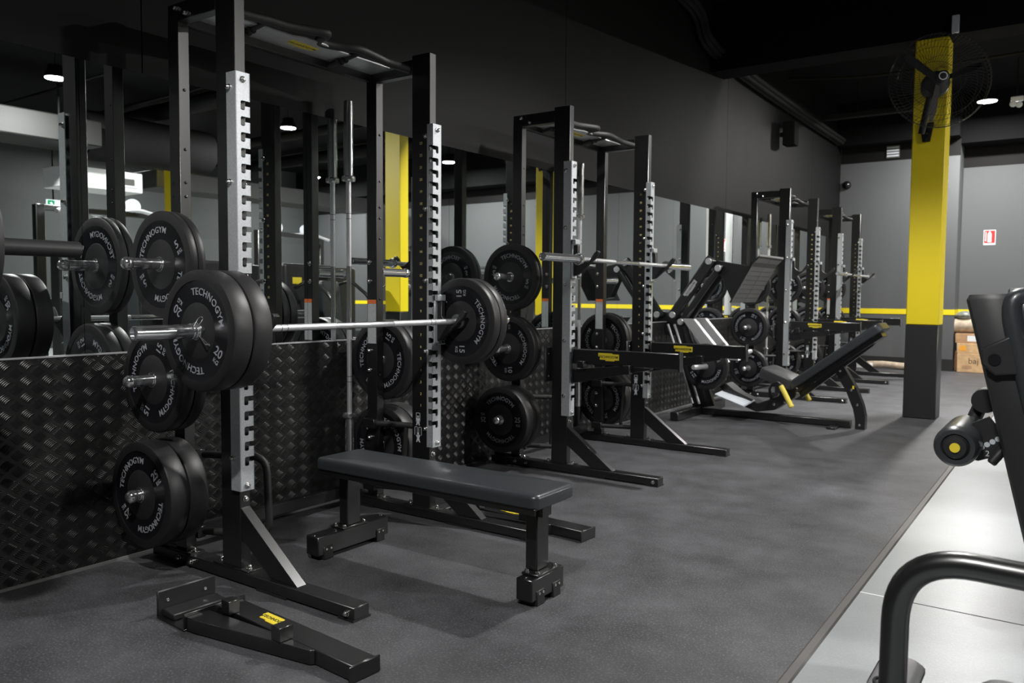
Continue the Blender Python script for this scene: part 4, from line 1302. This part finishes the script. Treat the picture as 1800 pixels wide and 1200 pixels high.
def foreground_right():
    # leg machine with tilted column
    t = thing('leg_extension_machine', 'black leg machine with tilted column and yellow-capped roller at the right picture edge', 'gym machine', (0, 2.70, 0))
    def tilt(z, off=0.0): return 3.477 - 0.243 * z + off
    b = MB()
    prof = [(-0.045, -0.02), (-0.035, -0.045), (0.0, -0.055), (0.06, -0.055), (0.10, -0.03), (0.105, 0.03), (0.08, 0.055), (0.0, 0.055), (-0.04, 0.035)]
    vs = []; n = len(prof); zs = (0.0, 0.4, 0.8, 1.185, 1.20)
    for z in zs:
        k = 1.0 if z < 1.19 else 0.86
        for u, v in prof: vs.append((tilt(z) + 0.045 + 0.03 * (1 - k) + u * k, v * k, z + (0.03 * (u + 0.045) if z > 1 else 0)))
    fs = [tuple(range(n - 1, -1, -1)), tuple(range((len(zs) - 1) * n, len(zs) * n))]
    for i in range(len(zs) - 1):
        for k in range(n): fs.append((i * n + k, i * n + (k + 1) % n, (i + 1) * n + (k + 1) % n, (i + 1) * n + k))
    b.add(vs, fs); col = b.build('column', PLASTIC, t)
    b = MB(); b.lathe([(0.018, 0), (0.016, 0.005), (0.006, 0.007)], (tilt(0.80) + 0.085, -0.054, 0.80), (0, -1, 0), 18); b.build('plug', RUBBER_IN, col)
    # backrest
    b = MB(); cushion(b, -0.20, 0.20, 0, 0.80, 0, 0.10, 0.07, 0.012)
    b.xf(lambda x, y, z: (tilt(0.45 + y) + 0.115 + z, 0.14 + x, 0.42 + y)); b.build('backrest', VINYL, t)
    b = MB(); b.tube([(tilt(0.45) + 0.11, -0.05, 0.45), (tilt(1.0) + 0.105, -0.055, 1.0), (tilt(1.16) + 0.11, -0.045, 1.165), (tilt(1.18) + 0.15, -0.03, 1.195), (tilt(1.18) + 0.22, -0.02, 1.19)], 0.028, 12, 5); b.build('side_bolster', VINYL, t)
    b = MB(); b.prism([(tilt(1.05) + 0.015, 1.050), (tilt(1.08) + 0.12, 1.105), (tilt(0.97) + 0.135, 0.985), (tilt(0.97) + 0.03, 0.975), (tilt(1.0) + 0.002, 1.005)], -0.075, -0.057)
    lv = b.build('lever_plate', PLASTIC, t, 0.006, seg=2)
    b = MB(); b.lathe([(0.016, 0), (0.016, 0.004)], (tilt(1.02) + 0.04, -0.075, 1.02), (0, -1, 0), 18); b.build('lever_cap', RUBBER_IN, lv)
    # roller
    rx, rz = 3.171, 0.747
    b = MB(); b.lathe([(0.030, 0.012), (0.040, -0.002), (0.052, 0.0), (0.060, 0.012), (0.062, 0.03), (0.062, 0.29), (0.055, 0.31)], (rx, 0.02, rz), (0, 1, 0), 40); ro = b.build('roller', VINYL, t)
    b = MB(); b.lathe([(0.036, 0), (0.036, 0.004), (0.030, 0.012), (0.018, 0.014)], (rx, 0.024, rz), (0, -1, 0), 28); b.build('roller_hub', PLASTIC, ro)
    b = MB(); b.lathe([(0.014, 0), (0.014, 0.005)], (rx, 0.010, rz), (0, -1, 0), 24); b.build('yellow_cap', YELLOW, ro)
    b = MB(); b.bent([(rx, 0.31, rz), (rx + 0.04, 0.33, rz + 0.11), (tilt(0.86) + 0.06, 0.30, 0.87), (tilt(0.86) + 0.10, 0.10, 0.87)], 0.03, 0.022, 12); b.build('swing_arm', PLASTIC, t)
    b = MB(); b.lathe([(0.038, 0), (0.040, 0.01), (0.040, 0.06), (0.034, 0.07)], (rx + 0.050, 0.28, rz + 0.115), (0, 1, 0), 24); b.build('pivot_hub', PLASTIC, t)
    # range plate
    b = MB(); b.prism([(rx + 0.03, rz + 0.06), (rx + 0.075, rz + 0.085), (rx + 0.125, rz + 0.02), (rx + 0.10, rz - 0.035), (rx + 0.05, rz - 0.055), (rx + 0.02, rz - 0.05)], 0.14, 0.15)
    rp = b.build('range_plate', PLASTIC, t, 0.001)
    b = MB()
    for k in range(4): b.lathe([(0.008, 0), (0.008, 0.0006)], (rx + 0.058 + k * 0.014, 0.1398, rz - 0.012 + k * 0.010), (0, -1, 0), 14)
    b.build('range_hole', LIGHTDECAL, rp)
    L = MB(); text_on(L, '2', 0.024, lambda x, y, z: (rx + 0.074 + x, 0.1396 - z, rz - 0.030 + y), extrude=0.0003); L.build('range_number', LIGHTDECAL, rp)
    b = MB(); b.lathe([(0.012, 0), (0.014, 0.01), (0.014, 0.075), (0.010, 0.08)], (rx + 0.13, 0.13, rz + 0.01), (-0.55, -0.2, -0.8), 14); b.build('adjust_pin', PLASTIC, t)
    # floor frame and seat
    MB().box(3.40, 4.4, -0.05, 0.05, 0.001, 0.07).build('base', POWDER, t, 0.01)
    MB().box(3.52, 3.62, -0.35, 0.35, 0.001, 0.06).build('cross_base', POWDER, t, 0.01)
    b = MB(); cushion(b, 3.60, 4.0, -0.20, 0.20, 0.46, 0.55, 0.05); b.build('seat', VINYL, t)
    MB().box(3.75, 3.85, -0.05, 0.05, 0.06, 0.46).build('seat_post', POWDER, t, 0.01)
    # arched rail machine
    t = thing('step_frame', 'thick black arched tube rail with grey foot plates at the bottom right corner', 'gym machine', (0, 0, 0))
    b = MB(); b.bent([(3.156, 1.90, 0.33), (3.158, 1.90, 0.640), (3.66, 1.90, 0.628), (3.74, 1.90, 0.33)], 0.165, 0.0285, 24, 12)
    r_ = b.build('rail', POWDER, t)
    b = MB(); b.tube([(3.150 + 0.031 * math.cos(k * PI / 8), 1.90 + 0.031 * math.sin(k * PI / 8), 0.345) for k in range(16)], 0.004, 8, 0, True); b.build('weld', POWDER2, r_)
    for x0, x1 in ((3.10, 3.20), (3.31, 3.50)):
        b = MB(); cushion(b, x0, x1, 1.87, 2.10, 0.318, 0.338, 0.05, 0.001); b.build('foot_plate', GREYPLATE, t)
    b = MB()
    b.box(3.11, 3.19, 1.88, 1.93, 0.05, 0.32); b.box(3.69, 3.75, 1.88, 1.93, 0.05, 0.33); b.box(3.08, 3.78, 1.86, 1.95, 0.001, 0.05); b.box(3.18, 3.72, 1.955, 1.99, 0.24, 0.318)
    b.box(3.13, 3.17, 1.90, 2.00, 0.27, 0.318); b.box(3.7, 3.74, 1.90, 1.98, 0.27, 0.318)
    b.build('stand', POWDER, t, 0.004)


foreground_right()
bpy.context.view_layer.update()
